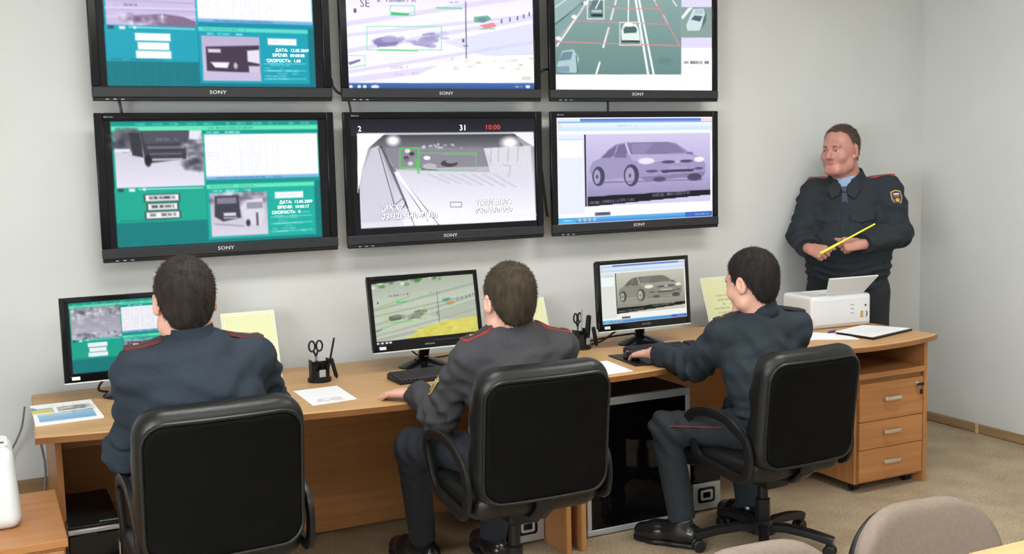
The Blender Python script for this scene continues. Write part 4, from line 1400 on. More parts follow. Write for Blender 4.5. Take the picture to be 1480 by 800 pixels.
pen('black pen leaning out of the left organiser to the right', (.83, -.318, DZ + .02), (.868, -.315, DZ + .178), .0045, 'black_plastic')
pen('thick black marker hanging beside the left organiser', (.862, -.352, DZ + .012), (.842, -.345, DZ + .098), .0085, 'black_plastic')
pen('slim grey pen in the organiser by the right monitor', (2.105, -.235, DZ + .02), (2.118, -.232, DZ + .185), .0045, 'grey_plastic')
pen('tall black marker in the organiser by the right monitor', (2.125, -.26, DZ + .02), (2.14, -.258, DZ + .16), .013, 'black_plastic')
pen('thick black marker leaning outside the organiser by the right monitor', (2.165, -.285, DZ + .012), (2.150, -.28, DZ + .105), .010, 'black_plastic')

# paper
def sheet(name, label, pts, z=DZ, m='paper', cat='paper', th=.0015):
    c = np.mean(np.array(pts), 0)
    t = thing(name, label, cat, (c[0], c[1], z))
    MB().prism([(p[0] - c[0], p[1] - c[1]) for p in pts], .0002, th).build('page', m, t)
    return t, c


t, c = sheet('paper_sheet', 'white sheet on the left desk with a small grey sketch near its edge', [(.640, -.765), (.822, -.742), (.830, -.455), (.645, -.462)])
P = Paint([(0, 0), (20, 0), (20, 30), (0, 30)], 60, 84, (238, 239, 242))
P.words(5, 21.5, 14, (150, 154, 158), .9, .8).words(4, 23, 15, (150, 154, 158), .9, .8).words(3.6, 24.4, 15, (140, 144, 148), .9, .8).words(4, 25.8, 14.6, (150, 154, 158), .9, .8).words(3.2, 27.2, 15.4, (150, 154, 158), .9, .8)
P.build('print', 'print_gloss', (-.093, -.153, .0019), (1, .09, 0), (.02, 1, 0), .178, .285, t)
sheet('paper_sheet', 'white sheet showing beside the middle chair, next to the mouse pad', [(1.81, -.862), (2.012, -.850), (2.04, -.585), (1.83, -.60)])
sheet('paper_sheet', 'white sheets beside the printer, partly behind the right chair', [(3.15, -.66), (3.352, -.775), (3.40, -.62), (3.30, -.478), (3.18, -.50)])
cl = thing('clipboard', 'dark clipboard with white printed sheets at the desk\'s right end', 'clipboard', (3.53, -.66, DZ))
bp = [(3.365, -.596), (3.625, -.516), (3.745, -.728), (3.39, -.826)]
bp = [(p[0] - 3.53, p[1] + .66) for p in bp]
MB().prism(bp, .0, .012).build('board', 'gloss_black', cl, bevel=0.002)
MB().prism([(p[0] * .97 - .004, p[1] * .97 + .004) for p in bp], .0122, .0150).build('page', 'paper', cl)
P = Paint([(0, 0), (30, 0), (30, 20), (0, 20)], 90, 60, (238, 239, 242))
for k in range(9):
    P.words(3, 3 + k * 1.7, 27 - (k * 7 % 9), (196, 206, 206), .7, .7)
P.build('print', 'print_gloss', (-.118, -.128, .0153), (.962, .275, 0), (-.35, .93, 0), .27, .19, cl)
pen('blue ballpoint pen lying at the clipboard beside the printer', (3.345, -.560, DZ + .006), (3.415, -.535, DZ + .006), .006, 'pen_blue', None, None)

# brochure
br = thing('brochure', 'glossy colour brochure lying on the left end of the desk', 'brochure', (-.2, -.375, DZ))
MB().prism([(-.115, -.18), (.118, -.165), (.103, .172), (-.113, .176)], 0, .006).build('pages', 'paper', br)
P = Paint([(0, 0), (100, 0), (100, 80), (0, 80)], 90, 72, (238, 240, 244))
P.rect(6, 18, 94, 74, (150, 176, 202)).rect(0, 24, 40, 40, (206, 190, 92)).rect(42, 20, 94, 40, (168, 176, 160)).blotch(44, 20, 94, 42, 30, [(120, 130, 110), (210, 206, 190), (90, 100, 112)], 2, 5)
P.grad([(6, 46), (94, 46), (94, 76), (6, 76)], (150, 188, 216), (110, 160, 204)).rect(34, 18, 40, 44, (236, 238, 242)).line((6, 42), (94, 38), 4, (232, 236, 240)).poly([(0, 10), (12, 20), (0, 26)], (60, 150, 130)).rect(10, 46, 60, 50, (210, 206, 180))
P.words(20, 10, 80, (170, 176, 186), 3, .5)
P.build('cover', 'print_gloss', (-.112, -.168, .0068), (1, .03, 0), (-.02, 1, 0), .222, .335, br)

# yellow notices in slanted clear stands
def notice(label, x, y, w, h, lines=0, tilt=20, rz=0):
    t = thing('notice_stand', label, 'notice', (x, y, DZ), rz, 'three yellow notices in desk stands')
    a = math.radians(tilt)
    up, nb = np.array((0, math.sin(a), math.cos(a))), np.array((0, math.cos(a), -math.sin(a)))
    X = np.array((1.0, 0, 0))
    MB().obox(up * (h / 2) + nb * .003, X, up, nb, w / 2 + .004, h / 2 + .003, .0012).build('clear_back', 'acrylic', t)
    MB().obox(up * (h / 2) + nb * .0008, X, up, nb, w / 2, h / 2, .0008).build('yellow_page', 'yellow_paper', t)
    MB().box(-w / 2 - .004, w / 2 + .004, .0, .09, 0.0, .003).build('foot', 'acrylic', t)
    if lines:
        P = Paint([(0, 0), (22, 0), (22, 27.5), (0, 27.5)], 88, 110, (209, 213, 170))
        for k, (a_, b_) in enumerate(((6, 16.5), (7.5, 15.5), (7, 17), (4.4, 17.6), (6, 15))):
            P.words(a_, 9.6 + k * 2.5, b_, (150, 152, 110), .9, .75)
        P.build('print', 'print_gloss', -X * (w / 2 - .012) + up * .012 - nb * .0006, X, up, w - .024, h - .024, t)
    for (u0, u1, v0, v1) in ((-w / 2 + .006, w / 2 - .006, h - .011, h - .009), (w / 2 - .011, w / 2 - .009, .01, h - .01), (-w / 2 + .009, -w / 2 + .011, .01, h - .01)):
        MB().obox(X * (u0 + u1) / 2 + up * (v0 + v1) / 2 - nb * .0002, X, up, nb, (u1 - u0) / 2, (v1 - v0) / 2, .0003).build('border_line', 'acrylic', t)
    return t


notice('yellow notice in a stand right of the leftmost officer\'s head', .567, -.15, .222, .297)
notice('yellow notice almost hidden behind the middle officer\'s head', 1.905, -.13, .21, .25, 0, 22)
notice('yellow notice with grey writing, behind the right seated officer\'s face', 3.06, -.13, .222, .275, 4)

# printer with raised tray
pr = thing('laser_printer', 'white laser printer with its front tray flap raised, on the desk\'s right end', 'printer', (3.545, -.335, DZ), math.radians(-4))
F = Field((-.24, -.20, -.02), (.24, .20, .22), .006)
g = np.stack(np.meshgrid(*F.ax, indexing='ij'), -1)
d = rb(g, (0, .01, .085), .19, .125, .085, .018)
d = np.maximum(d, -rb(g, (.02, .035, .175), .12, .085, .035, .008))
F.F = d.astype(np.float32)
F.build('housing', 'white_plastic', pr)
MB().box(-.095, .135, -.045, .115, .141, .144).build('output_bay', 'rack_paint', pr)
a = math.radians(52)
up, nb = np.array((0, -math.cos(a), math.sin(a))), np.array((0, math.sin(a), math.cos(a)))
fl = MB().oprism([(-.105, 0), (.125, 0), (.165, .125), (-.145, .125)], (.02, -.095, .168), (1, 0, 0), up, nb, -.004, .004)
fl.build('tray_flap', 'white_plastic', pr, bevel=0.002)
MB().box(-.175, .175, -.1182, -.114, .020, .150).build('front_door', 'white_plastic', pr, bevel=0.002)
for k in range(3):
    MB().box(.055, .075, -.1202, -.117, .070 + k * .022, .075 + k * .022).build('indicator', 'grey_plastic', pr)
pb_ = MB().lathe([(.006, 0), (.006, .003)], 12).build('power_button', 'rack_paint', pr, loc=(.15, -.117, .108))
pb_.rotation_euler = (math.radians(90), 0, 0)
lg = MB().oprism([(0, .018), (.010, .012), (.013, 0), (.010, -.012), (0, -.018), (.005, -.008), (.006, 0), (.005, 0.008)], (.150, -.1175, .062), (1, 0, 0), (0, 0, 1), (0, -1, 0), 0, .002)
lg.build('emblem', 'rack_paint', pr)
MB().box(.118, .134, -.1200, -.117, .044, .080).build('sticker', 'patch_yellow', pr)
for x in (-.15, .15):
    for y in (-.09, .10):
        MB().lathe([(.012, 0), (.012, .006)], 10, c=(x, y, 0)).build('foot', 'rack_paint', pr)
del g

# cables on and under the desk
GD = 'desk cables'
cable('monitor_cable', 'black cables behind the left monitor stand', [(-.02, -.12, DZ + .012), (-.06, -.14, DZ + .03), (-.04, -.15, DZ + .07), (.02, -.13, DZ + .11)], .005, group=GD)
cable('monitor_cable', 'black cable curling left of the right monitor stand', [(2.44, -.22, .85), (2.33, -.20, .80), (2.26, -.19, DZ + .02), (2.18, -.20, DZ + .006), (2.12, -.17, DZ + .006)], .005, group=GD)
cable('monitor_cable', 'black cable running flat behind the right monitor stand', [(2.46, -.16, DZ + .03), (2.34, -.13, DZ + .02), (2.22, -.11, DZ + .006), (2.08, -.13, DZ + .006)], .005, group=GD)
cable('monitor_cable', 'black cable hanging behind the middle monitor', [(1.31, -.22, .85), (1.26, -.20, .82), (1.28, -.17, .79), (1.36, -.12, DZ + .01), (1.52, -.08, DZ + .006)], .004, group=GD)
cable('power_cable', 'grey cable hanging down the wall beside the desk\'s left end', [(-.33, .02, .70), (-.35, .05, .60), (-.40, .08, .50), (-.47, .10, .40), (-.55, .14, .38)], .004, 'cable_grey', GD)
cable('power_cable', 'grey cable dropping behind the low cabinet', [(-.29, -.02, .70), (-.285, 0, .58), (-.27, .01, .45), (-.28, 0, .33), (-.30, -.02, .2)], .005, 'cable_grey', GD)
cable('power_cable', 'grey cable sagging under the left desk to the tower', [(-.14, -.18, .68), (-.05, -.20, .58), (.06, -.22, .50), (.10, -.25, .44), (.04, -.30, .36), (-.04, -.30, .30)], .005, 'cable_grey', GD)
cable('power_cable', 'thick black cable sagging under the left desk beside the officer', [(.02, -.25, .70), (.06, -.28, .58), (.12, -.30, .48), (.15, -.32, .30), (.08, -.36, .12), (.0, -.36, .05)], .008, group=GD)
cable('power_cable', 'tangled black cable on the floor beside the left tower', [(-.02, -.50, .02), (.02, -.52, .12), (.05, -.50, .22), (.02, -.48, .14), (.06, -.55, .06), (.10, -.52, .16), (.07, -.46, .24), (.03, -.50, .03), (.12, -.56, .02)], .006, group=GD)

# ================================================================== OFFICE CHAIRS
def slab(x, z, y, w, h, t, r, e):
    """rounded-rectangle slab with softly rolled edge (distance)"""
    qx, qz = np.abs(x) - (w / 2 - r), np.abs(z) - (h / 2 - r)
    d2 = np.hypot(np.maximum(qx, 0), np.maximum(qz, 0)) + np.minimum(np.maximum(qx, qz), 0) - r
    a, b_ = d2 + e, np.abs(y) - t / 2 + e
    return np.minimum(np.maximum(a, b_), 0) + np.hypot(np.maximum(a, 0), np.maximum(b_, 0)) - e


def back_shift(x, z):
    """how far the back leans and wraps: z measured from the middle of the back"""
    return -0.10 * z - 0.16 * np.maximum(z, 0) ** 2 - 0.45 * np.minimum(z + .10, 0) ** 2 + 0.35 * x ** 2


def make_office_chair():
    t = thing('office_chair', '', 'office chair', (0, 0, 0), 0, 'three black leather swivel chairs')
    zc, yc = .735, -.245
    F = Field((-.30, -.20, -.28), (.30, .20, .28), .0075)
    g = np.stack(np.meshgrid(*F.ax, indexing='ij'), -1)
    x, y, z = g[..., 0], g[..., 1] - back_shift(g[..., 0], g[..., 2]), g[..., 2]
    d = slab(x, z, y, .50, .475, .115, .088, .052)
    d += .006 * np.cos(z * 42) * np.clip(y / .04, 0, 1)          # stitched rolls on the sitting side
    F.F = d.astype(np.float32)
    V, Q = F.surface(2)
    bk = quads('backrest', V + np.array((0, yc, zc)), Q, 'leather', t)
    F = Field((-.30, -.20, -.28), (.30, .20, .28), .0075)
    d = slab(x, z + .012, y + .052, .452, .408, .026, .062, .008)
    F.F = d.astype(np.float32)
    V, Q = F.surface(1)
    quads('rear_panel', V + np.array((0, yc, zc)), Q, 'leather_rear', bk)
    pts = [(p[0], yc - .056 + float(back_shift(p[0], p[1])), zc + p[1]) for p in [(q[0], q[1] - .012) for q in rrect(.462, .418, .066, 7)]]
    pts2 = []
    for i in range(len(pts)):
        a, b_ = np.array(pts[i]), np.array(pts[(i + 1) % len(pts)])
        n = max(1, int(np.linalg.norm(b_ - a) / .04))
        for k in range(n):
            q = a + (b_ - a) * k / n
            q[1] = yc - .056 + float(back_shift(q[0], q[2] - zc))
            pts2.append(q)
    MB().tube(pts2, .0065, 8, True).build('piping', 'leather', bk)
    # seat
    F = Field((-.30, -.30, -.10), (.30, .30, .10), .0075)
    g = np.stack(np.meshgrid(*F.ax, indexing='ij'), -1)
    d = slab(g[..., 0], g[..., 1], g[..., 2] + .25 * np.maximum(g[..., 1] - .12, 0), .50, .49, .10, .08, .045)
    F.F = d.astype(np.float32)
    V, Q = F.surface(2)
    quads('seat', V + np.array((0, .02, .487)), Q, 'leather', t)
    MB().box(-.17, .17, -.16, .18, .424, .440).build('seat_plate', 'black_plastic', t, bevel=0.006)
    mc = MB().box(-.06, .06, -.10, .12, .365, .424)
    mc.build('tilt_mechanism', 'black_plastic', t, bevel=0.012)
    MB().tube([(.05, .04, .40), (.20, .04, .395), (.25, .04, .39)], [.006, .006, .010], 8).build('lever', 'black_plastic', t)
    MB().tube([(0, -.10, .42), (0, -.20, .425), (0, -.255, .47), (0, -.27, .54)], 1, n=12, prof=(.035, .010)).build('back_bracket', 'black_plastic', t)
    for s_ in (-1, 1):
        X = s_ * .268
        key = [(-.225, .565), (-.205, .625), (-.085, .690), (.0, .700), (.10, .688), (.165, .655), (.160, .630), (.098, .505), (.075, .488), (-.16, .462), (-.205, .47)]
        lp = []
        for i in range(len(key)):
            a_, b_ = np.array(key[i]), np.array(key[(i + 1) % len(key)])
            n_ = max(1, int(np.linalg.norm(b_ - a_) / .022))
            lp += [a_ + (b_ - a_) * k / n_ for k in range(n_)]
        for _ in range(2):
            lp = [(lp[i - 1] + 2 * lp[i] + lp[(i + 1) % len(lp)]) / 4 for i in range(len(lp))]
        lp = [(X, q[0], q[1]) for q in lp]
        MB().tube(lp, 1, n=12, closed=True, prof=(.020, .011)).build('armrest', 'black_plastic', t)
        MB().tube([(X, -.06, .474), (s_ * .22, -.06, .436), (s_ * .13, -.06, .43)], 1, n=10, prof=(.03, .008)).build('arm_bracket', 'black_plastic', t)
    MB().lathe([(.026, .10), (.030, .11), (.030, .26), (.022, .265), (.022, .38)], 18).build('column', 'black_plastic', t)
    MB().lathe([(.03, .062), (.052, .066), (.050, .105), (.034, .122)], 20).build('hub', 'black_plastic', t)
    for k in range(5):
        a = math.radians(72 * k + 14)
        ca, sa = math.cos(a), math.sin(a)
        lg = MB()
        L_ = lg.tube([(ca * r_, sa * r_, z_) for r_, z_ in ((.02, .092), (.10, .098), (.20, .088), (.27, .074), (.292, .068))], 1, n=12, prof=(.022, .018)).build('leg', 'black_plastic', t)
        cs = MB()
        for o_ in (-.016, .016):
            w = MB().lathe([(.002, -.009), (.020, -.009), (.026, -.004), (.026, .004), (.020, .009), (.002, .009)], 16)
            w.v = [(v[0] * ca - (v[2] + o_) * sa + ca * .278, v[0] * sa + (v[2] + o_) * ca + sa * .278, v[1] + .027) for v in w.v]
            cs.add(w.v, w.f)
        cs.tube([(ca * .278, sa * .278, .03), (ca * .278, sa * .278, .068)], .008, 8)
        cs.build('castor', 'black_plastic', L_)
    return t


oc = make_office_chair()
chairs = [oc, copy_tree(oc), copy_tree(oc)]
for c_, (x, y, rz, dz, lab) in zip(chairs, (
        (.140, -1.305, 1.0, .0, 'black leather swivel chair in front, under the leftmost seated officer'),
        (1.215, -1.30, -1.0, .0, 'black leather swivel chair of the middle seated officer, beside the rack'),
        (2.425, -1.195, 3.0, -.085, 'black leather swivel chair on the right, its star base in full view'))):
    c_.location = (x, y, 0)
    c_.rotation_euler = (0, 0, math.radians(rz))
    c_['label'] = lab
    if x < 1:
        for ch in c_.children:
            if ch.name.startswith('armrest') and ch.data.vertices[0].co.x < 0:
                ch.location.x = .026
    if dz:
        for ch in c_.children:
            nm = ch.name.split('.')[0]
            if nm in ('leg', 'hub'):
                continue
            if nm == 'column':
                ch.scale = (1, 1, .68)
                ch.location.z = .036
            else:
                ch.location.z = dz

# ================================================================== FOREGROUND TABLE AND CHAIRS
tb = thing('pale_table', 'pale wooden table corner at the lower right edge', 'table', (2.1, -3.4, 0))
MB().prism([(-.60, .345), (-.585, .352), (.62, .33), (.62, -.36), (-.60, -.36)], .714, .740).build('tabletop', 'pale_wood', tb, bevel=0.005)
for sx in (-.52, .56):
    for sy in (-.30, .27):
        MB().tube([(sx, sy, 0), (sx, sy, .714)], .02, 12).build('leg', 'black_plastic', tb)


def visitor_chair(label, x, y, rz, zt=.82):
    t = thing('visitor_chair', label, 'chair', (x, y, 0), rz, 'beige visitor chairs in the foreground')
    zc = zt - .20
    F = Field((-.26, -.12, -.24), (.26, .12, .24), .006)
    g = np.stack(np.meshgrid(*F.ax, indexing='ij'), -1)
    sh = .10 * g[..., 2] - .9 * g[..., 0] ** 2 * .6
    F.F = slab(g[..., 0], g[..., 2], g[..., 1] - sh, .435, .40, .055, .155, .026).astype(np.float32)
    V, Q = F.surface(2)
    bk = quads('backrest', V + np.array((0, .20, zc)), Q, 'beige_fabric', t)
    F = Field((-.26, -.12, -.24), (.26, .12, .24), .006)
    F.F = slab(g[..., 0], g[..., 2], g[..., 1] - sh - .030, .438, .392, .022, .155, .010).astype(np.float32)
    V, Q = F.surface(2)
    quads('shell', V + np.array((0, .20, zc - .012)), Q, 'black_plastic', bk)
    F = Field((-.27, -.27, -.08), (.27, .27, .08), .008)
    g = np.stack(np.meshgrid(*F.ax, indexing='ij'), -1)
    F.F = slab(g[..., 0], g[..., 1], g[..., 2], .46, .44, .06, .12, .028).astype(np.float32)
    V, Q = F.surface(2)
    quads('seat', V + np.array((0, -.04, .45)), Q, 'beige_fabric', t)
    for s_ in (-1, 1):
        MB().tube(curve_pts([(s_ * .20, -.22, .0), (s_ * .20, -.21, .25), (s_ * .20, -.18, .415), (s_ * .20, .0, .415), (s_ * .20, .16, .415)], 4), .012, 8).build('leg', 'black_plastic', t)
        MB().tube(curve_pts([(s_ * .20, .22, .0), (s_ * .20, .19, .25), (s_ * .20, .15, .415), (s_ * .15, .21, .50), (s_ * .12, .235, zc)], 4), .012, 8).build('leg', 'black_plastic', t)
    return t


visitor_chair('beige visitor chair at the lower right edge, beside the pale table', 1.535, -3.08, math.radians(-6), .805)
visitor_chair('beige visitor chair whose top just shows, left of the other beige one', 1.035, -3.09, math.radians(-4), .788)

# ================================================================== PEOPLE
UPZ = np.array((0, 0, 1.0))


def lerp(a, b_, t):
    return np.array(a, float) * (1 - t) + np.array(b_, float) * t


def rot_about(v, k, ang):
    k = nv(k)
    return v * math.cos(ang) + np.cross(k, v) * math.sin(ang) + k * (k @ v) * (1 - math.cos(ang))


def hand(F, wrist, f, n, side, curl=(20, 25, 15), spread=6, thumb=(.75, .65, -.15), k=.006, sc=1.0, tc=20, lift=0.0):
    """five-fingered hand; f finger direction, n back of hand, side +1 if the thumb lies along f x n"""
    f = nv(f)
    n = nv(np.array(n) - f * (np.array(n) @ f))
    s = np.cross(f, n) * side                       # towards the thumb
    W = np.array(wrist, float)
    # palm as a flat fan of bones
    offs = (.031, .011, -.010, -.029)
    lens = (.070, .078, .072, .056)
    for i, (o, l) in enumerate(zip(offs, lens)):
        mcp = W + (f * (.088 - .004 * abs(i - 1)) + s * o) * sc
        F.cone(W + (f * .012 + s * o * .55) * sc, mcp, .0150 * sc, .0118 * sc, .010)
        d = rot_about(f, n, math.radians(spread * (1.2 - i) * side))
        bend = nv(np.cross(d, n))
        p = mcp
        rr = (.0092, .0096, .0090, .0080)[i] * sc
        for j, (fr, c) in enumerate(zip((.46, .31, .23), curl)):
            cc = c * (1 + .06 * i)
            d = rot_about(d, bend, -math.radians(cc))
            d = nv(d)
            n2 = None
            q = p + d * l * fr * sc * 1.0
            F.cone(p, q, rr * (1 - .08 * j), rr * (1 - .08 * (j + 1)), .004)
            p = q
    b0 = W + (f * .022 + s * .020) * sc
    td = nv(f * thumb[0] + s * thumb[1] + n * thumb[2])
    p = b0
    for j, (l, r0, r1) in enumerate(((.042, .0155, .0118), (.032, .0112, .0100), (.026, .0100, .0078))):
        q = p + td * l * sc
        F.cone(p, q, r0 * sc, r1 * sc, .007)
        p = q
        td = nv(rot_about(td, n, -math.radians(tc) * side))
    return F


def head_frame(hf, tilt=0.0):
    f = nv(hf)
    r_ = nv(np.cross(f, UPZ))
    u = np.cross(r_, f)
    u2 = u * math.cos(tilt) + r_ * math.sin(tilt)
    r2 = r_ * math.cos(tilt) - u * math.sin(tilt)
    return r2, f, u2


def add_head(F, hc, fr, s, full=1.0, jowl=0.0):
    r_, f, u = fr
    A = (r_, f, u)
    hc = np.array(hc, float)

    def p(a, b_, c):
        return hc + (r_ * a + f * b_ + u * c) * s
    F.ell(p(0, -.012, .028), A, (.077 * s, .096 * s, .090 * s), .01)
    F.ell(p(0, .018, -.015), A, (.066 * s, .078 * s, .088 * s), .03)
    F.ell(p(0, .034, -.066), A, (.050 * s * full, .056 * s, .048 * s), .03)
    F.cone(p(-.022, .076, -.096), p(.022, .076, -.096), .020 * s, .020 * s, .02)          # chin
    F.cone(p(-.030, .082, .022), p(.030, .082, .022), .013 * s, .013 * s, .018)            # brow
    F.cone(p(0, .092, .006), p(0, .112, -.030), .0085 * s, .0125 * s, .010)                # nose
    F.cone(p(-.014, .098, -.034), p(.014, .098, -.034), .0085 * s, .0085 * s, .008)
    for q in (-1, 1):
        F.ell(p(q * .031, .096, .000), A, (.015 * s, .013 * s, .010 * s), .010, True)      # eye sockets
        F.ell(p(q * .043, .062, -.030), A, (.024 * s, .026 * s, .026 * s), .02)            # cheeks
        F.ell(p(q * .056, .020, -.070), A, (.022 * s * full, .030 * s, .030 * s), .02)     # jaw corners
        e = nv(r_ * q * .9 - f * .35)
        F.ell(p(q * .082, -.008, -.010), (e, nv(np.cross(u, e)), u), (.008 * s, .019 * s, .033 * s), .006)   # ears
        F.ell(p(q * .088, -.004, -.008), (e, nv(np.cross(u, e)), u), (.005 * s, .010 * s, .018 * s), .004, True)
        F.ell(p(q * .076, .004, -.034), A, (.008 * s, .010 * s, .010 * s), .006)
    if jowl:
        F.ell(p(0, .030, -.096), A, (.050 * s, .046 * s, .028 * s), .03)
    return p


def make_hair(name, hc, fr, s, m, root, org, line, thick=.010, blades=3800, whorl=(0.01, -.075, .075)):
    r_, f, u = fr
    hc = np.array(hc, float)
    F = Field(hc - .16 * s, hc + .16 * s, .0042)
    A = (r_, f, u)
    F.ell(hc + (f * -.012 + u * .028) * s, A, (.077 * s + thick, .096 * s + thick, .090 * s + thick), .01)
    F.ell(hc + (f * -.022 + u * -.030) * s, A, (.066 * s + thick * .6, .070 * s + thick * .6, .072 * s), .03)

    def cut(P, d):
        q = (P - hc) / s
        a, b_, c = np.abs(q @ r_), q @ f, q @ u
        nz = .004 * np.sin(q @ r_ * 160) + .003 * np.sin(b_ * 210 + a * 90)
        return np.maximum(d, (line(a, b_) - c + nz) * s * .8).astype(np.float32) + (.0012 * np.sin(P[:, 0] * 420 + 3 * np.sin(P[:, 2] * 130)) * np.sin(P[:, 2] * 300 + P[:, 1] * 360)).astype(np.float32)
    F.apply(cut, .09)
    V, Q = F.surface(1)
    # short strands lying away from the whorl
    c0 = hc + (f * -.012 + u * .028) * s
    N = np.stack([(V - c0) @ e / (rr ** 2) for e, rr in zip(A, (.077, .096, .090))], 1) @ np.array(A)
    N /= np.linalg.norm(N, axis=1)[:, None]
    dist = np.linalg.norm(V - c0, axis=1)
    outer = np.where(dist > .07 * s)[0]
    pick = outer[nrs.randint(0, len(outer), blades)]
    wp = hc + (r_ * whorl[0] + f * whorl[1] + u * whorl[2]) * s
    base = V[pick]
    flow = base - wp
    flow -= N[pick] * (flow * N[pick]).sum(1)[:, None]
    flow /= np.maximum(np.linalg.norm(flow, axis=1), 1e-4)[:, None]
    flow += .35 * nrs.randn(blades, 3)
    dirs = flow * .9 + N[pick] * .45
    dirs /= np.linalg.norm(dirs, axis=1)[:, None]
    side = np.cross(dirs, N[pick])
    side /= np.maximum(np.linalg.norm(side, axis=1), 1e-6)[:, None]
    ln = (.007 + .006 * nrs.rand(blades))[:, None] * s
    wd = .0011
    b0, b1, tp_ = base - side * wd - N[pick] * .001, base + side * wd - N[pick] * .001, base + dirs * ln
    n0 = len(V)
    V2 = np.concatenate([V, np.stack([b0, b1, tp_], 1).reshape(-1, 3)])
    T = n0 + np.arange(blades * 3).reshape(-1, 3)
    return quads(name, V2 - org, Q, m, root, T)


def folds(P, seed, amp, sc=1.0, dirv=None):
    """cloth folds as a sum of warped waves"""
    rs = np.random.RandomState(seed)
    out = 0
    for k in range(5):
        d1 = nv(rs.randn(3) * np.array((1, 1, .7)) if dirv is None else np.array(dirv) + .35 * rs.randn(3))
        d2 = nv(rs.randn(3))
        fq = (18 + 16 * k) * sc
        out = out + np.sin(P @ d1 * fq + 1.8 * np.sin(P @ d2 * fq * .45 + rs.rand() * 6) + rs.rand() * 6) / (1 + .6 * k)
    return amp * out / 2.4


def limb_folds(P, a, b_, c, amp, freq, seed):
    """compression folds around the joint b of the limb a-b-c"""
    a, b_, c = (np.array(q, float) for q in (a, b_, c))
    d = np.linalg.norm(P - b_, axis=1)
    ax = nv(c - a)
    bis = nv((a - b_) / np.linalg.norm(a - b_) + (c - b_) / np.linalg.norm(c - b_) + 1e-6)
    ph = (P - b_) @ ax * freq + 1.4 * np.sin((P - b_) @ bis * 22 + seed)
    return amp * np.sin(ph) * np.exp(-(d / .13) ** 2)


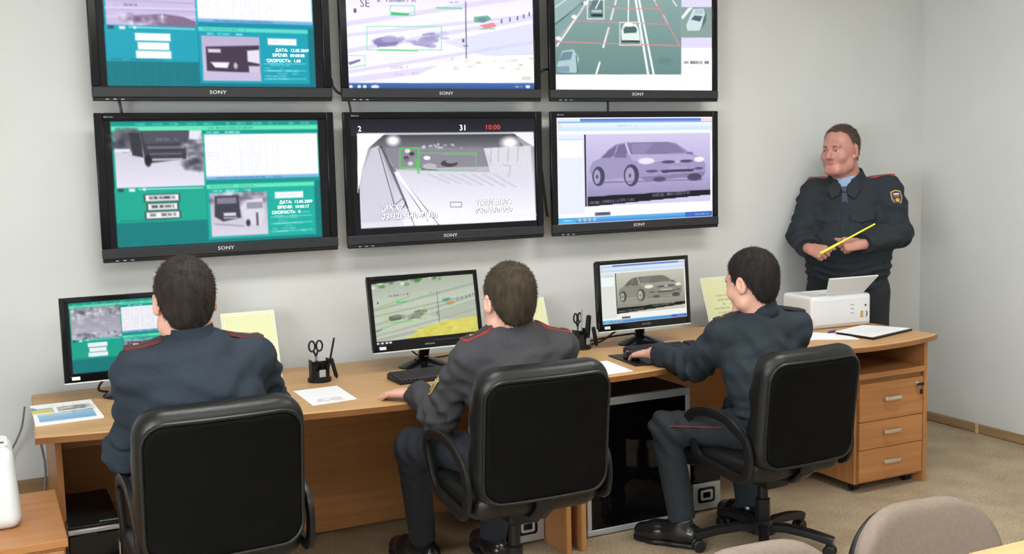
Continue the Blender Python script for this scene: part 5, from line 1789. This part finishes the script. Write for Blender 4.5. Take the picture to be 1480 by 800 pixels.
def person(label, spec):
    S = {k: (np.array(v, float) if isinstance(v, (tuple, list)) and len(v) == 3 and not isinstance(v[0], (tuple, list)) else v) for k, v in spec.items()}
    root = thing('person', label, 'person', (float(S['pelvis'][0]), float(S['pelvis'][1]), 0.0))
    org = np.array((S['pelvis'][0], S['pelvis'][1], 0.0))
    fr = head_frame(S['hf'], S.get('tilt', 0))
    hs = S.get('hs', 1.08)
    hc = S['head']
    bf = nv(S['bf'])                                  # chest direction
    lat = nv(np.cross(bf, UPZ))
    J = [S[k] for k in ('pelvis', 'waist', 'chest', 'neck', 'shL', 'shR', 'elL', 'elR', 'wrL', 'wrR', 'hipL', 'hipR', 'knL', 'knR', 'anL', 'anR', 'head')]
    lo = np.min(J, 0) - .22
    hi = np.max(J, 0) + .22
    lo[2] = max(lo[2], -.02)
    # ---- body: head, neck, trunk, limbs and hands in one surface
    F = Field(lo, hi, .0048)
    p = add_head(F, hc, fr, hs, S.get('full', 1.0), S.get('jowl', 0))
    nr = S.get('neck_r', .054)
    F.cone(p(0, -.022, -.050), S['neck'] - UPZ * .01, nr, nr * 1.08, .025)
    F.cone(S['neck'], S['chest'], .07, .11, .04, bf, 1.25)
    F.cone(S['chest'], S['pelvis'], .12, .12, .04, bf, 1.25)
    for sd in 'LR':
        F.cone(S['neck'] - UPZ * .04, S['sh' + sd], .05, .045, .03)
        F.cone(S['sh' + sd], S['el' + sd], .042, .036, .02)
        F.cone(S['el' + sd], S['wr' + sd], .036, .026, .02)
        hd = S['hand' + sd]
        W = S['wr' + sd]
        F.cone(W, W + nv(hd['f']) * .02, .026, .023, .012)
        hand(F, W + nv(hd['f']) * .012, hd['f'], hd['n'], hd['side'], hd.get('curl', (20, 25, 15)), hd.get('spread', 6), hd.get('thumb', (.75, .65, -.15)), tc=hd.get('tc', 20), sc=hd.get('sc', 1.05))
        F.cone(S['pelvis'], S['hip' + sd], .10, .08, .03)
        F.cone(S['hip' + sd], S['kn' + sd], .07, .05, .03)
        F.cone(S['kn' + sd], S['an' + sd], .046, .030, .02)
        F.cone(S['an' + sd], np.array((S['an' + sd][0], S['an' + sd][1], .05)) + nv((S['toe' + sd] - S['an' + sd]) * np.array((1, 1, 0))) * .05, .028, .015, .02)
    F.build('body', S.get('skin', 'skin_pale'), root, org, 1)
    # ---- jacket
    tr = S.get('torso', (.165, .165, .185))
    sq = S.get('squash', 1.42)
    F = Field(lo, hi, .0062)
    hem = S['hem']
    F.cone(S['pelvis'] + (S['pelvis'] - S['waist']) * .3, S['waist'], tr[0], tr[1], .05, bf, sq)
    F.cone(S['waist'], S['chest'], tr[1], tr[2], .05, bf, sq)
    F.cone(S['chest'], S['chest'] * .35 + S['neck'] * .65, tr[2] * .96, tr[2] * .62, .06, bf, sq)
    if 'belly' in S:
        F.ell(S['belly'], (lat, bf, UPZ), S['belly_r'], .06)
    tk = S.get('sleeve', (.070, .062, .047))
    for sd in 'LR':
        F.cone(lerp(S['neck'], S['chest'], .26), S['sh' + sd], .064, .066, .055)
        F.cone(S['sh' + sd], S['el' + sd], tk[0], tk[1], .035)
        F.cone(S['el' + sd], S['wr' + sd] - nv(S['wr' + sd] - S['el' + sd]) * .0, tk[1], tk[2], .03)
    # collar stand
    nk = S['neck']
    nu = nv(hc - nk - np.array(fr[1]) * .02)

    def dress(P, d):
        d = d + folds(P, S['seed'], S.get('fold', .016), 1.25, lat * .35 * (1 if S['seed'] % 2 else -1) + UPZ) * np.clip((S['neck'][2] - .02 - P[:, 2]) / .10, .15, 1)
        for sd in 'LR':
            d = d + limb_folds(P, S['sh' + sd], S['el' + sd], S['wr' + sd], S.get('elbow_fold', .0105), 105, S['seed'])
            w = np.linalg.norm(P - S['sh' + sd], axis=1)
            d = d + .003 * np.sin((P - S['sh' + sd]) @ nv(S['el' + sd] - S['sh' + sd] + lat * .02) * 95 + 2 * np.sin(P @ bf * 20)) * np.exp(-((w - .11) / .09) ** 2)
        # waist gathers
        zz = P[:, 2] - (hem[2] + .10)
        d = d + .006 * np.sin(P[:, 2] * 150 + 3 * np.sin(P @ lat * 14)) * np.exp(-(zz / .08) ** 2)
        # back yoke seam
        bs = (P - S['chest']) @ bf
        ys = P[:, 2] - (S['chest'][2] + S.get('yoke', .035))
        d = d + .003 * np.exp(-(ys / .006) ** 2) * (bs < -.02)
        if S.get('pockets'):
            a_, c_ = (P - S['chest']) @ lat, P[:, 2] - S['chest'][2]
            fr_ = (bs > .03)
            for q in (-1, 1):
                u_ = np.abs(a_ - q * .092)
                pk = (u_ < .062) & (c_ < .035) & (c_ > -.105)
                fl_ = (u_ < .066) & (c_ < .045 - .010 * (1 - u_ / .066)) & (c_ > -.008 + .014 * u_ / .066)
                d = d - fr_ * (.005 * pk + .008 * fl_)
            d = d - fr_ * .004 * (np.abs(a_) < .018)
        return d.astype(np.float32)
    F.apply(dress, .04)
    for sd in 'LR':
        ax = nv(S['wr' + sd] - S['el' + sd])
        F.cutball(S['wr' + sd] + ax * .08, .095, S['wr' + sd] - ax * .005, ax)
    F.keep(hem, (0, 0, -1))
    cutp = nk + nu * .012
    F.cone(cutp, cutp + nu * .3, nr * 1.16, nr * 1.5, .012, sub=True)
    if S.get('vee'):
        a0 = nk + bf * .10 - UPZ * .02
        F.cone(a0 + bf * .03, S['chest'] + bf * .19 + UPZ * .095, .036, .004, .004, sub=True)
    F.build('jacket', S['jm'], root, org, 1)
    JF = F
    # collar: band standing round the neck, leaning outwards
    cb_ = MB()
    nA = 40
    gap = S.get('collar_gap', 0.0)
    fa = nv(bf - nu * (bf @ nu))
    la = np.cross(fa, nu)
    ring = []
    span = np.linspace(gap, 2 * math.pi - gap, nA) if gap else np.linspace(0, 2 * math.pi, nA)
    prof = S.get('collar', [(1.16, -.020), (1.20, .012), (1.17, .044), (1.24, .046), (1.34, .012), (1.46, -.016)])
    for a in span:
        dr_ = fa * math.cos(a) * 1.04 + la * math.sin(a)
        dip = .014 * max(0, math.cos(a)) if not gap else .030 * max(0, math.cos(a)) ** 2
        ring.append([nk + dr_ * nr * r_ + nu * (h_ - dip) for r_, h_ in prof])
    vs = [v - org for rr in ring for v in rr]
    m_ = len(prof)
    fs = []
    for i in range(nA - 1):
        for j in range(m_ - 1):
            fs.append((i * m_ + j, (i + 1) * m_ + j, (i + 1) * m_ + j + 1, i * m_ + j + 1))
    cb_.add(vs, fs)
    co = cb_.build('collar', S['jm'], root, angle=80)
    sol = co.modifiers.new('thick', 'SOLIDIFY'); sol.thickness = .004; sol.offset = 0
    # ---- trousers
    F = Field(lo, np.minimum(hi, hem + np.array((9, 9, .12))), .0068)
    F.cone(S['pelvis'] + UPZ * .06, S['pelvis'], tr[0] * .93, tr[0] * .95, .04, bf, 1.3)
    tl = S.get('legs', (.092, .068, .056))
    for sd in 'LR':
        F.cone(S['pelvis'], S['hip' + sd], .11, .095, .04)
        F.cone(S['hip' + sd], S['kn' + sd], tl[0], tl[1], .04)
        F.cone(S['kn' + sd], S['an' + sd], tl[1], tl[2], .03)

    def press(P, d):
        d = d + folds(P, S['seed'] + 5, .0042)
        for sd in 'LR':
            d = d + limb_folds(P, S['hip' + sd], S['kn' + sd], S['an' + sd], .007, 100, S['seed'] + 2)
        return d.astype(np.float32)
    F.apply(press, .035)
    for sd in 'LR':
        ax = nv(S['an' + sd] - S['kn' + sd])
        cut = S['an' + sd] - ax * S.get('hemup', .0)
        F.cutball(cut + ax * .10, .12, cut, ax)
    F.build('trousers', S['tm'], root, org, 1)
    if 'stripe' in S:
        for sd in S['stripe']:
            for (ja, jb, r0, r1, dr_) in (('hip', 'kn', tl[0], tl[1], S['stripe_dir']), ('kn', 'an', tl[1], tl[2], S['stripe_dir'])):
                a_, b_ = S[ja + sd], S[jb + sd]
                ax = nv(b_ - a_)
                o_ = nv(dr_ - ax * (dr_ @ ax))
                t0, t1 = (.22, .95)
                if ja == 'kn':
                    continue
                pts = [lerp(a_, b_, t_) + o_ * (r0 + (r1 - r0) * t_ + .0015) - org for t_ in np.linspace(t0, t1, 8)]
                MB().tube(pts, .0036, 8).build('side_stripe', 'piping_dark', root)
    # ---- shoes and socks
    for sd in 'LR':
        an, toe = S['an' + sd], S['toe' + sd]
        fl_ = np.array((an[0], an[1], .0))
        d = nv(np.array((toe[0] - an[0], toe[1] - an[1], 0)))
        F = Field(np.minimum(fl_, toe) - .14, np.maximum(an, toe) + .16, .005)
        heel, ball, tip = fl_ - d * .05, fl_ + d * .11, fl_ + d * .175
        F.cone(heel + UPZ * .055, fl_ + d * .03 + UPZ * .06, .042, .047, .02)
        F.cone(fl_ + d * .03 + UPZ * .06, ball + UPZ * .044, .047, .049, .02)
        F.cone(ball + UPZ * .044, tip + UPZ * .036, .049, .040, .02)
        F.cone(fl_ + UPZ * .06, fl_ + UPZ * .105, .049, .047, .02)
        F.keep(fl_ + UPZ * .018, (0, 0, -1))
        F.keep(fl_ + UPZ * .112, (0, 0, 1))
        sh = F.build('shoe', 'shoe_leather', root, org, 1)
        F = Field(np.minimum(fl_, toe) - .14, np.maximum(fl_, toe) + .16, .005)
        sq_ = [(heel, .043), (fl_ + d * .03, .045), (ball, .053), (tip, .043)]
        for (a_, ra), (b_, rb_) in zip(sq_[:-1], sq_[1:]):
            F.cone(a_ + UPZ * .01, b_ + UPZ * .01, ra, rb_, .02)
        F.keep(fl_ + UPZ * .022, (0, 0, 1)); F.keep(fl_ + UPZ * .001, (0, 0, -1))
        F.build('sole', 'black_plastic', sh, org, 1)
        up_ = nv(S['kn' + sd] - an)
        MB().tube([fl_ + UPZ * .085 - org, fl_ + UPZ * .115 - org, an + up_ * .03 - org, an + up_ * .10 - org], [.043, .043, .043, .045], 20).build('sock', S.get('sock', 'black_plastic'), root)
    # ---- hair
    make_hair('hair', hc, fr, hs, S['hm'], root, org, S['line'], S.get('hair_t', .0075), S.get('blades', 3800))
    # ---- shoulder boards
    for sd in 'LR':
        if sd not in S.get('boards', 'LR'):
            continue
        a0, a1 = lerp(S['neck'], S['sh' + sd], .50), S['sh' + sd] + nv(S['sh' + sd] - S['neck']) * .040
        a0, a1 = a0 * np.array((1, 1, 0)), a1 * np.array((1, 1, 0))
        ax = nv(a1 - a0)
        ay = np.cross(UPZ, ax)

        def top_at(q):
            ii = np.clip(np.round((q - JF.lo) / JF.h).astype(int), 0, JF.n - 1)
            col = np.where(JF.F[ii[0], ii[1], :] < 0)[0]
            return JF.lo[2] + JF.h * col.max() if len(col) else S['sh' + sd][2]
        ns = 9
        tt = np.linspace(0, 1, ns)
        zs = np.array([max(top_at(lerp(a0, a1, t_) + ay * o_) for o_ in (-.014, 0, .014)) for t_ in tt])
        zs = np.polyval(np.polyfit(tt, zs, 2), tt) + .004

        def strip(hw, d0, d1, t0=0.0, t1=1.0):
            m_ = MB()
            vs, fs = [], []
            for t_ in np.linspace(t0, t1, ns):
                c_ = lerp(a0, a1, t_) + UPZ * np.interp(t_, tt, zs)
                w_ = hw * min(1.0, .55 + 3 * t_)
                vs += [c_ - ay * w_ + UPZ * (d0 - .003) - org, c_ + ay * w_ + UPZ * (d0 - .003) - org, c_ + ay * w_ + UPZ * (d1 - .003) - org, c_ - ay * w_ + UPZ * (d1 - .003) - org]
                vs[-2] = vs[-2] + UPZ * .001; vs[-1] = vs[-1] + UPZ * .001
            for i_ in range(ns - 1):
                for k_ in range(4):
                    k2 = (k_ + 1) % 4
                    fs.append((i_ * 4 + k_, i_ * 4 + k2, i_ * 4 + 4 + k2, i_ * 4 + 4 + k_))
            fs += [(0, 1, 2, 3), tuple(range(ns * 4 - 4, ns * 4))]
            return m_.add(vs, fs)
        bd = strip(.027, -.004, .004).build('shoulder_board', S.get('board_m', 'piping_red'), root)
        strip(.0225, .003, .0065, .05, .96).build('braid', S.get('braid', 'braid_dark'), bd)
        st = [(.009 * (1 if k % 2 == 0 else .42) * math.cos(k * math.pi / 5), .009 * (1 if k % 2 == 0 else .42) * math.sin(k * math.pi / 5)) for k in range(10)]
        c_ = lerp(a0, a1, .70) + UPZ * (np.interp(.70, tt, zs) + .004)
        MB().oprism(st, c_ - org, ax, ay, UPZ, -.001, .0025).build('star', 'star_gold', bd)
    # ---- sleeve patch
    for sd in S.get('patch', ''):
        a, e = S['sh' + sd], S['el' + sd]
        ax = nv(a - e)
        out = nv(S.get('patch_dir' + sd, (S['sh' + sd] - S['chest'])))
        out = nv(out - ax * (out @ ax))
        sx = np.cross(ax, out)
        c = lerp(a, e, S.get('patch_t', .42)) + out * (tk[0] * (1 - S.get('patch_t', .42)) + tk[1] * S.get('patch_t', .42) + .003)
        shield = [(-.028, .034), (0, .043), (.028, .034), (.030, -.005), (.020, -.030), (0, -.044), (-.020, -.030), (-.030, -.005)]
        pb = MB().oprism(shield, c - org, sx, ax, out, -.003, .003).build('sleeve_patch', 'patch_yellow', root)
        MB().oprism([(q[0] * .84, q[1] * .86) for q in shield], c - org, sx, ax, out, .003, .004).build('patch_field', 'braid_dark', pb)
        for k, (mm) in enumerate(('patch_white', 'patch_blue', 'patch_red')):
            MB().oprism([(-.015, .022 - k * .007), (.015, .022 - k * .007), (.015, .0155 - k * .007), (-.015, .0155 - k * .007)], c - org, sx, ax, out, .004, .005).build('flag_stripe', mm, pb)
        MB().oprism([(.012 * math.cos(q), .012 * math.sin(q) - .016) for q in np.linspace(0, 2 * math.pi, 9)[:-1]], c - org, sx, ax, out, .004, .005).build('crest', 'star_gold', pb)
    # ---- face details
    if S.get('face'):
        r_, f, u = fr
        for q in (-1, 1):
            ey = MB().lathe([(.0005, -.0098), (.0070, -.0070), (.0098, 0), (.0070, .0070), (.0005, .0098)], 14)
            c = p(q * .031, .083, -.001) - org
            ey.v = [tuple(c + np.array(v)) for v in ey.v]
            e_ = ey.build('eye', 'eye_white', root)
            ir = MB().lathe([(.0005, 0), (.0052, 0), (.0045, .0014), (.0005, .0018)], 12)
            c2 = c + f * .0090
            ir.v = [tuple(c2 + r_ * v[0] + u * v[1] + f * v[2]) for v in ir.v]
            ir.build('iris', 'iris', e_)
            MB().tube([p(q * (.018 + .006 * k), .0955 - .0012 * k * k, .0055 - .0010 * (k - 1.5) ** 2) - org for k in range(5)], [.003, .0046, .005, .0046, .003], 8).build('eyelid', S.get('skin'), root)
            MB().tube([p(q * (.014 + .009 * k), .0985 - .0026 * k * k * .55, .0185 + .0022 * math.sin(k)) - org for k in range(5)], [.0028, .0038, .0036, .003, .0016], 8).build('eyebrow', 'brow_hair', root)
        lp = [p(x_, .0935 - 11 * x_ * x_, -.058 - 2.5 * x_ * x_) - org for x_ in np.linspace(-.024, .024, 9)]
        MB().tube(lp, [.001, .003, .0042, .0045, .0042, .0045, .0042, .003, .001], 8).build('lips', 'lip', root)
        lp = [p(x_, .0915 - 11 * x_ * x_, -.0665 + 3 * x_ * x_) - org for x_ in np.linspace(-.019, .019, 7)]
        MB().tube(lp, [.001, .004, .0052, .0055, .0052, .004, .001], 8).build('lips', 'lip', root)
    return root, S, p, fr, org


def nape(a, b_):
    """hairline: a = sideways distance, b = forward; lowest height that still carries hair"""
    back = -.090
    side = .020 + .0 * a
    low = back + .026 * np.clip((a - .040) / .030, 0, 1)
    t = np.clip((b_ + .048) / .034, 0, 1)
    z = low * (1 - t) + side * t
    t2 = np.clip((b_ - .028) / .03, 0, 1)
    z = np.where(b_ > .005, side - .03 * np.clip((b_ - .005) / .02, 0, 1) * (1 - t2) + .060 * t2, z)
    return z


def nape_receding(a, b_):
    z = nape(a, b_)
    t = np.clip((b_ - .005) / .03, 0, 1)
    return np.where(b_ > .005, z * (1 - t) + t * (.078 + .25 * np.clip(b_ - .02, 0, .1)), z + .012 * np.clip((b_ + .05) / .05, 0, 1))


flat = dict(curl=(10, 16, 10), spread=5)
person('seated officer on the left in blue-grey jacket, in front of the green monitor', dict(
    pelvis=(.14, -1.345, .605), waist=(.14, -1.36, .72), chest=(.13, -1.335, .91), neck=(.118, -1.315, 1.118), head=(.106, -1.30, 1.245),
    hf=(-.03, 1, -.10), hs=1.08, bf=(.0, 1, 0), shL=(-.045, -1.315, 1.035), shR=(.300, -1.305, 1.040),
    elL=(-.075, -1.22, .775), elR=(.385, -1.14, .835), wrL=(.02, -.93, .765), wrR=(.29, -.90, .775),
    handL=dict(f=(.15, 1, -.03), n=(0, 0, 1), side=1, **flat), handR=dict(f=(-.1, 1, -.03), n=(0, 0, 1), side=-1, **flat),
    hipL=(.05, -1.32, .605), hipR=(.23, -1.32, .605), knL=(.02, -.93, .57), knR=(.27, -.93, .57), anL=(.045, -.92, .105), anR=(.27, -.90, .105), toeL=(.05, -.74, .02), toeR=(.29, -.72, .02),
    hem=(.14, -1.34, .57), torso=(.175, .175, .195), seed=3, jm='uniform_blue', tm='trouser_blue', hm='hair_dark', line=nape, board_m='piping_dark', sleeve=(.072, .064, .047), legs=(.088, .066, .056)))

person('seated officer in the middle in grey jacket, left hand resting on the desk edge', dict(
    pelvis=(1.225, -1.325, .60), waist=(1.23, -1.33, .69), chest=(1.245, -1.30, .855), neck=(1.240, -1.285, 1.045), head=(1.226, -1.285, 1.155),
    hf=(.02, 1, -.16), hs=1.08, bf=(.05, 1, 0), shL=(1.080, -1.275, .955), shR=(1.415, -1.295, .955),
    elL=(1.000, -1.13, .730), elR=(1.485, -1.10, .735), wrL=(1.015, -.905, .770), wrR=(1.43, -.86, .772),
    handL=dict(f=(-.82, .80, -.04), n=(0, 0, 1), side=1, **flat), handR=dict(f=(-.2, 1, -.03), n=(0, 0, 1), side=-1, **flat),
    hipL=(1.13, -1.28, .60), hipR=(1.32, -1.28, .60), knL=(.985, -.905, .565), knR=(1.36, -.90, .56), anL=(1.105, -.66, .110), anR=(1.38, -.76, .105), toeL=(1.06, -.50, .02), toeR=(1.39, -.58, .02),
    hem=(1.23, -1.32, .56), torso=(.165, .165, .185), seed=8, jm='uniform_grey', tm='trouser_blue', hm='hair_brown', line=nape, patch='L', patch_dirL=(-.80, .55, 0), patch_t=.62, legs=(.086, .066, .056)))

person('seated officer on the right in dark slate jacket, face turned to the car monitor', dict(
    pelvis=(2.425, -1.225, .52), waist=(2.43, -1.225, .62), chest=(2.435, -1.185, .79), neck=(2.415, -1.185, 1.005), head=(2.385, -1.175, 1.128),
    hf=(-.30, 1, -.26), hs=1.11, bf=(-.12, 1, 0), shL=(2.275, -1.120, .905), shR=(2.575, -1.215, .925),
    elL=(2.240, -.975, .765), elR=(2.66, -.98, .735), wrL=(2.165, -.775, .790), wrR=(2.50, -.78, .775),
    handL=dict(f=(-.18, 1, -.16), n=(-.12, .10, 1), side=1, curl=(14, 22, 14), spread=5), handR=dict(f=(-.2, 1, -.03), n=(0, 0, 1), side=-1, **flat),
    hipL=(2.335, -1.19, .515), hipR=(2.52, -1.19, .515), knL=(2.105, -.955, .505), knR=(2.60, -.80, .49), anL=(2.145, -1.005, .135), anR=(2.530, -.965, .11), toeL=(2.04, -.85, .02), toeR=(2.54, -.79, .02),
    hem=(2.43, -1.22, .48), torso=(.155, .158, .178), seed=13, jm='uniform_slate', tm='trouser_slate', hm='hair_black', line=nape, sleeve=(.072, .064, .048),
    legs=(.084, .066, .058), hemup=-.022, sock='sock_grey', stripe='L', stripe_dir=(-1.0, -.55, .35), face=True, skin='skin_pale', board_h=.076, board_m='braid_dark'))

# ---- the standing officer
bf4 = np.array((-.77, -.64, 0.0))
root, S, hp, fr, org = person('standing heavy-set officer in charcoal jacket and tie, holding a yellow pointer', dict(
    pelvis=(3.883, -0.121, 0.911), waist=(3.883, -0.116, 1.058), chest=(3.893, -0.111, 1.270), neck=(3.874, -0.114, 1.482), head=(3.811, -0.134, 1.655),
    hf=(-.956, -.29, -.04), hs=1.13, full=.96, jowl=1, neck_r=.072, bf=tuple(bf4), shL=(4.031, -0.259, 1.428), shR=(3.775, 0.022, 1.418),
    elL=(4.017, -0.348, 1.206), elR=(3.664, 0.004, 1.196), wrL=(3.736, -0.392, 1.157), wrR=(3.555, -0.170, 1.132),
    handL=dict(f=(-.93, .30, .02), n=(-.15, -.80, .55), side=1, curl=(72, 82, 50), spread=1, thumb=(.85, .25, -.40), tc=8, sc=1.06),
    handR=dict(f=(.10, -.95, -.15), n=(-.75, -.10, .60), side=-1, curl=(72, 82, 50), spread=1, thumb=(.85, .25, -.40), tc=8, sc=1.06),
    hipL=(3.957, -0.200, 0.871), hipR=(3.824, -0.037, 0.871), knL=(3.967, -0.215, 0.496), knR=(3.819, -0.037, 0.496), anL=(3.972, -0.195, 0.100), anR=(3.819, -0.022, 0.100), toeL=(3.839, -0.323, 0.020), toeR=(3.681, -0.116, 0.020),
    hem=(3.883, -0.116, 0.896), torso=(.205, .215, .205), squash=1.30, belly=(3.839, -0.153, 1.088), belly_r=(.205, .175, .20), seed=21, jm='uniform_charcoal', tm='trouser_charcoal',
    hm='hair_short', line=nape_receding, hair_t=.005, blades=2600, sleeve=(.084, .078, .058), legs=(.118, .092, .078), face=True, skin='skin_ruddy', patch='L', patch_dirL=(-.35, -1, 0), patch_t=.30,
    pockets=True, vee=True, elbow_fold=.006, fold=.011, collar_gap=.42, collar=[(1.10, -.02), (1.16, .012), (1.16, .050), (1.24, .052), (1.42, .010), (1.62, -.030)], board_h=.084, yoke=.05))
nk, ch, bf = S['neck'], S['chest'], nv(bf4)
lat = nv(np.cross(bf, UPZ))
F = Field(nk - .24, nk + .14, .005)
F.cone(nk + UPZ * .03, nk - UPZ * .02, .078, .082, .02)
F.cone(nk - UPZ * .02 + bf * .010, ch + UPZ * .09 + bf * .030, .082, .086, .03)
F.keep(nk + UPZ * .035, (0, 0, 1))
F.build('shirt', 'shirt_blue', root, org, 1)
for q in (-1, 1):
    c = nk + bf * .082 + lat * q * .024 - UPZ * .010
    MB().oprism([(-.034, .030), (.030, .022), (.030, -.006), (-.004 * q - .004, -.040)], c - org, lat, nv(UPZ + bf * .35 * -1), nv(bf + UPZ * .3), 0, .005).build('shirt_collar', 'shirt_blue', root)
for q in (-1, 1):
    MB().oprism([(q * .016, .030), (q * .058, .040), (q * .088, -.020), (q * .060, -.078), (q * .022, -.050)], nk + bf * .100 - UPZ * .02 - org, lat, nv(UPZ - bf * .45), nv(bf + UPZ * .45 + lat * q * .25), -.012, -.004).build('collar_flap', 'uniform_charcoal', root, bevel=0.002)
k0, k1 = nk + bf * .098 - UPZ * .030, ch + bf * .140 + UPZ * .085
dn = nv(k1 - k0)
on = nv(np.cross(lat, dn)); on = on if on @ bf > 0 else -on
ti = MB().oprism([(-.019, .002), (.019, .002), (.012, -.030), (-.012, -.030)], k0 - org, lat, -dn, on, -.004, .012).build('tie', 'tie_blue', root, bevel=0.004)
MB().oprism([(-.012, -.030), (.012, -.030), (.026, -.17), (-.026, -.17)], k0 - org, lat, -dn, on, -.004, .007).build('tie_blade', 'tie_blue', ti, bevel=0.002)
st = thing('pointer_stick', 'yellow pointer stick held across by the standing officer', 'pointer', (3.513, -0.315, 1.117))
e1 = np.array((0.239, -0.143, 0.15))
MB().tube([(0, 0, 0), e1 * .33, e1 * .34, e1 * .995, e1], [.0075, .0068, .0052, .0042, .002], 10).build('rod', 'pointer_yellow', st)
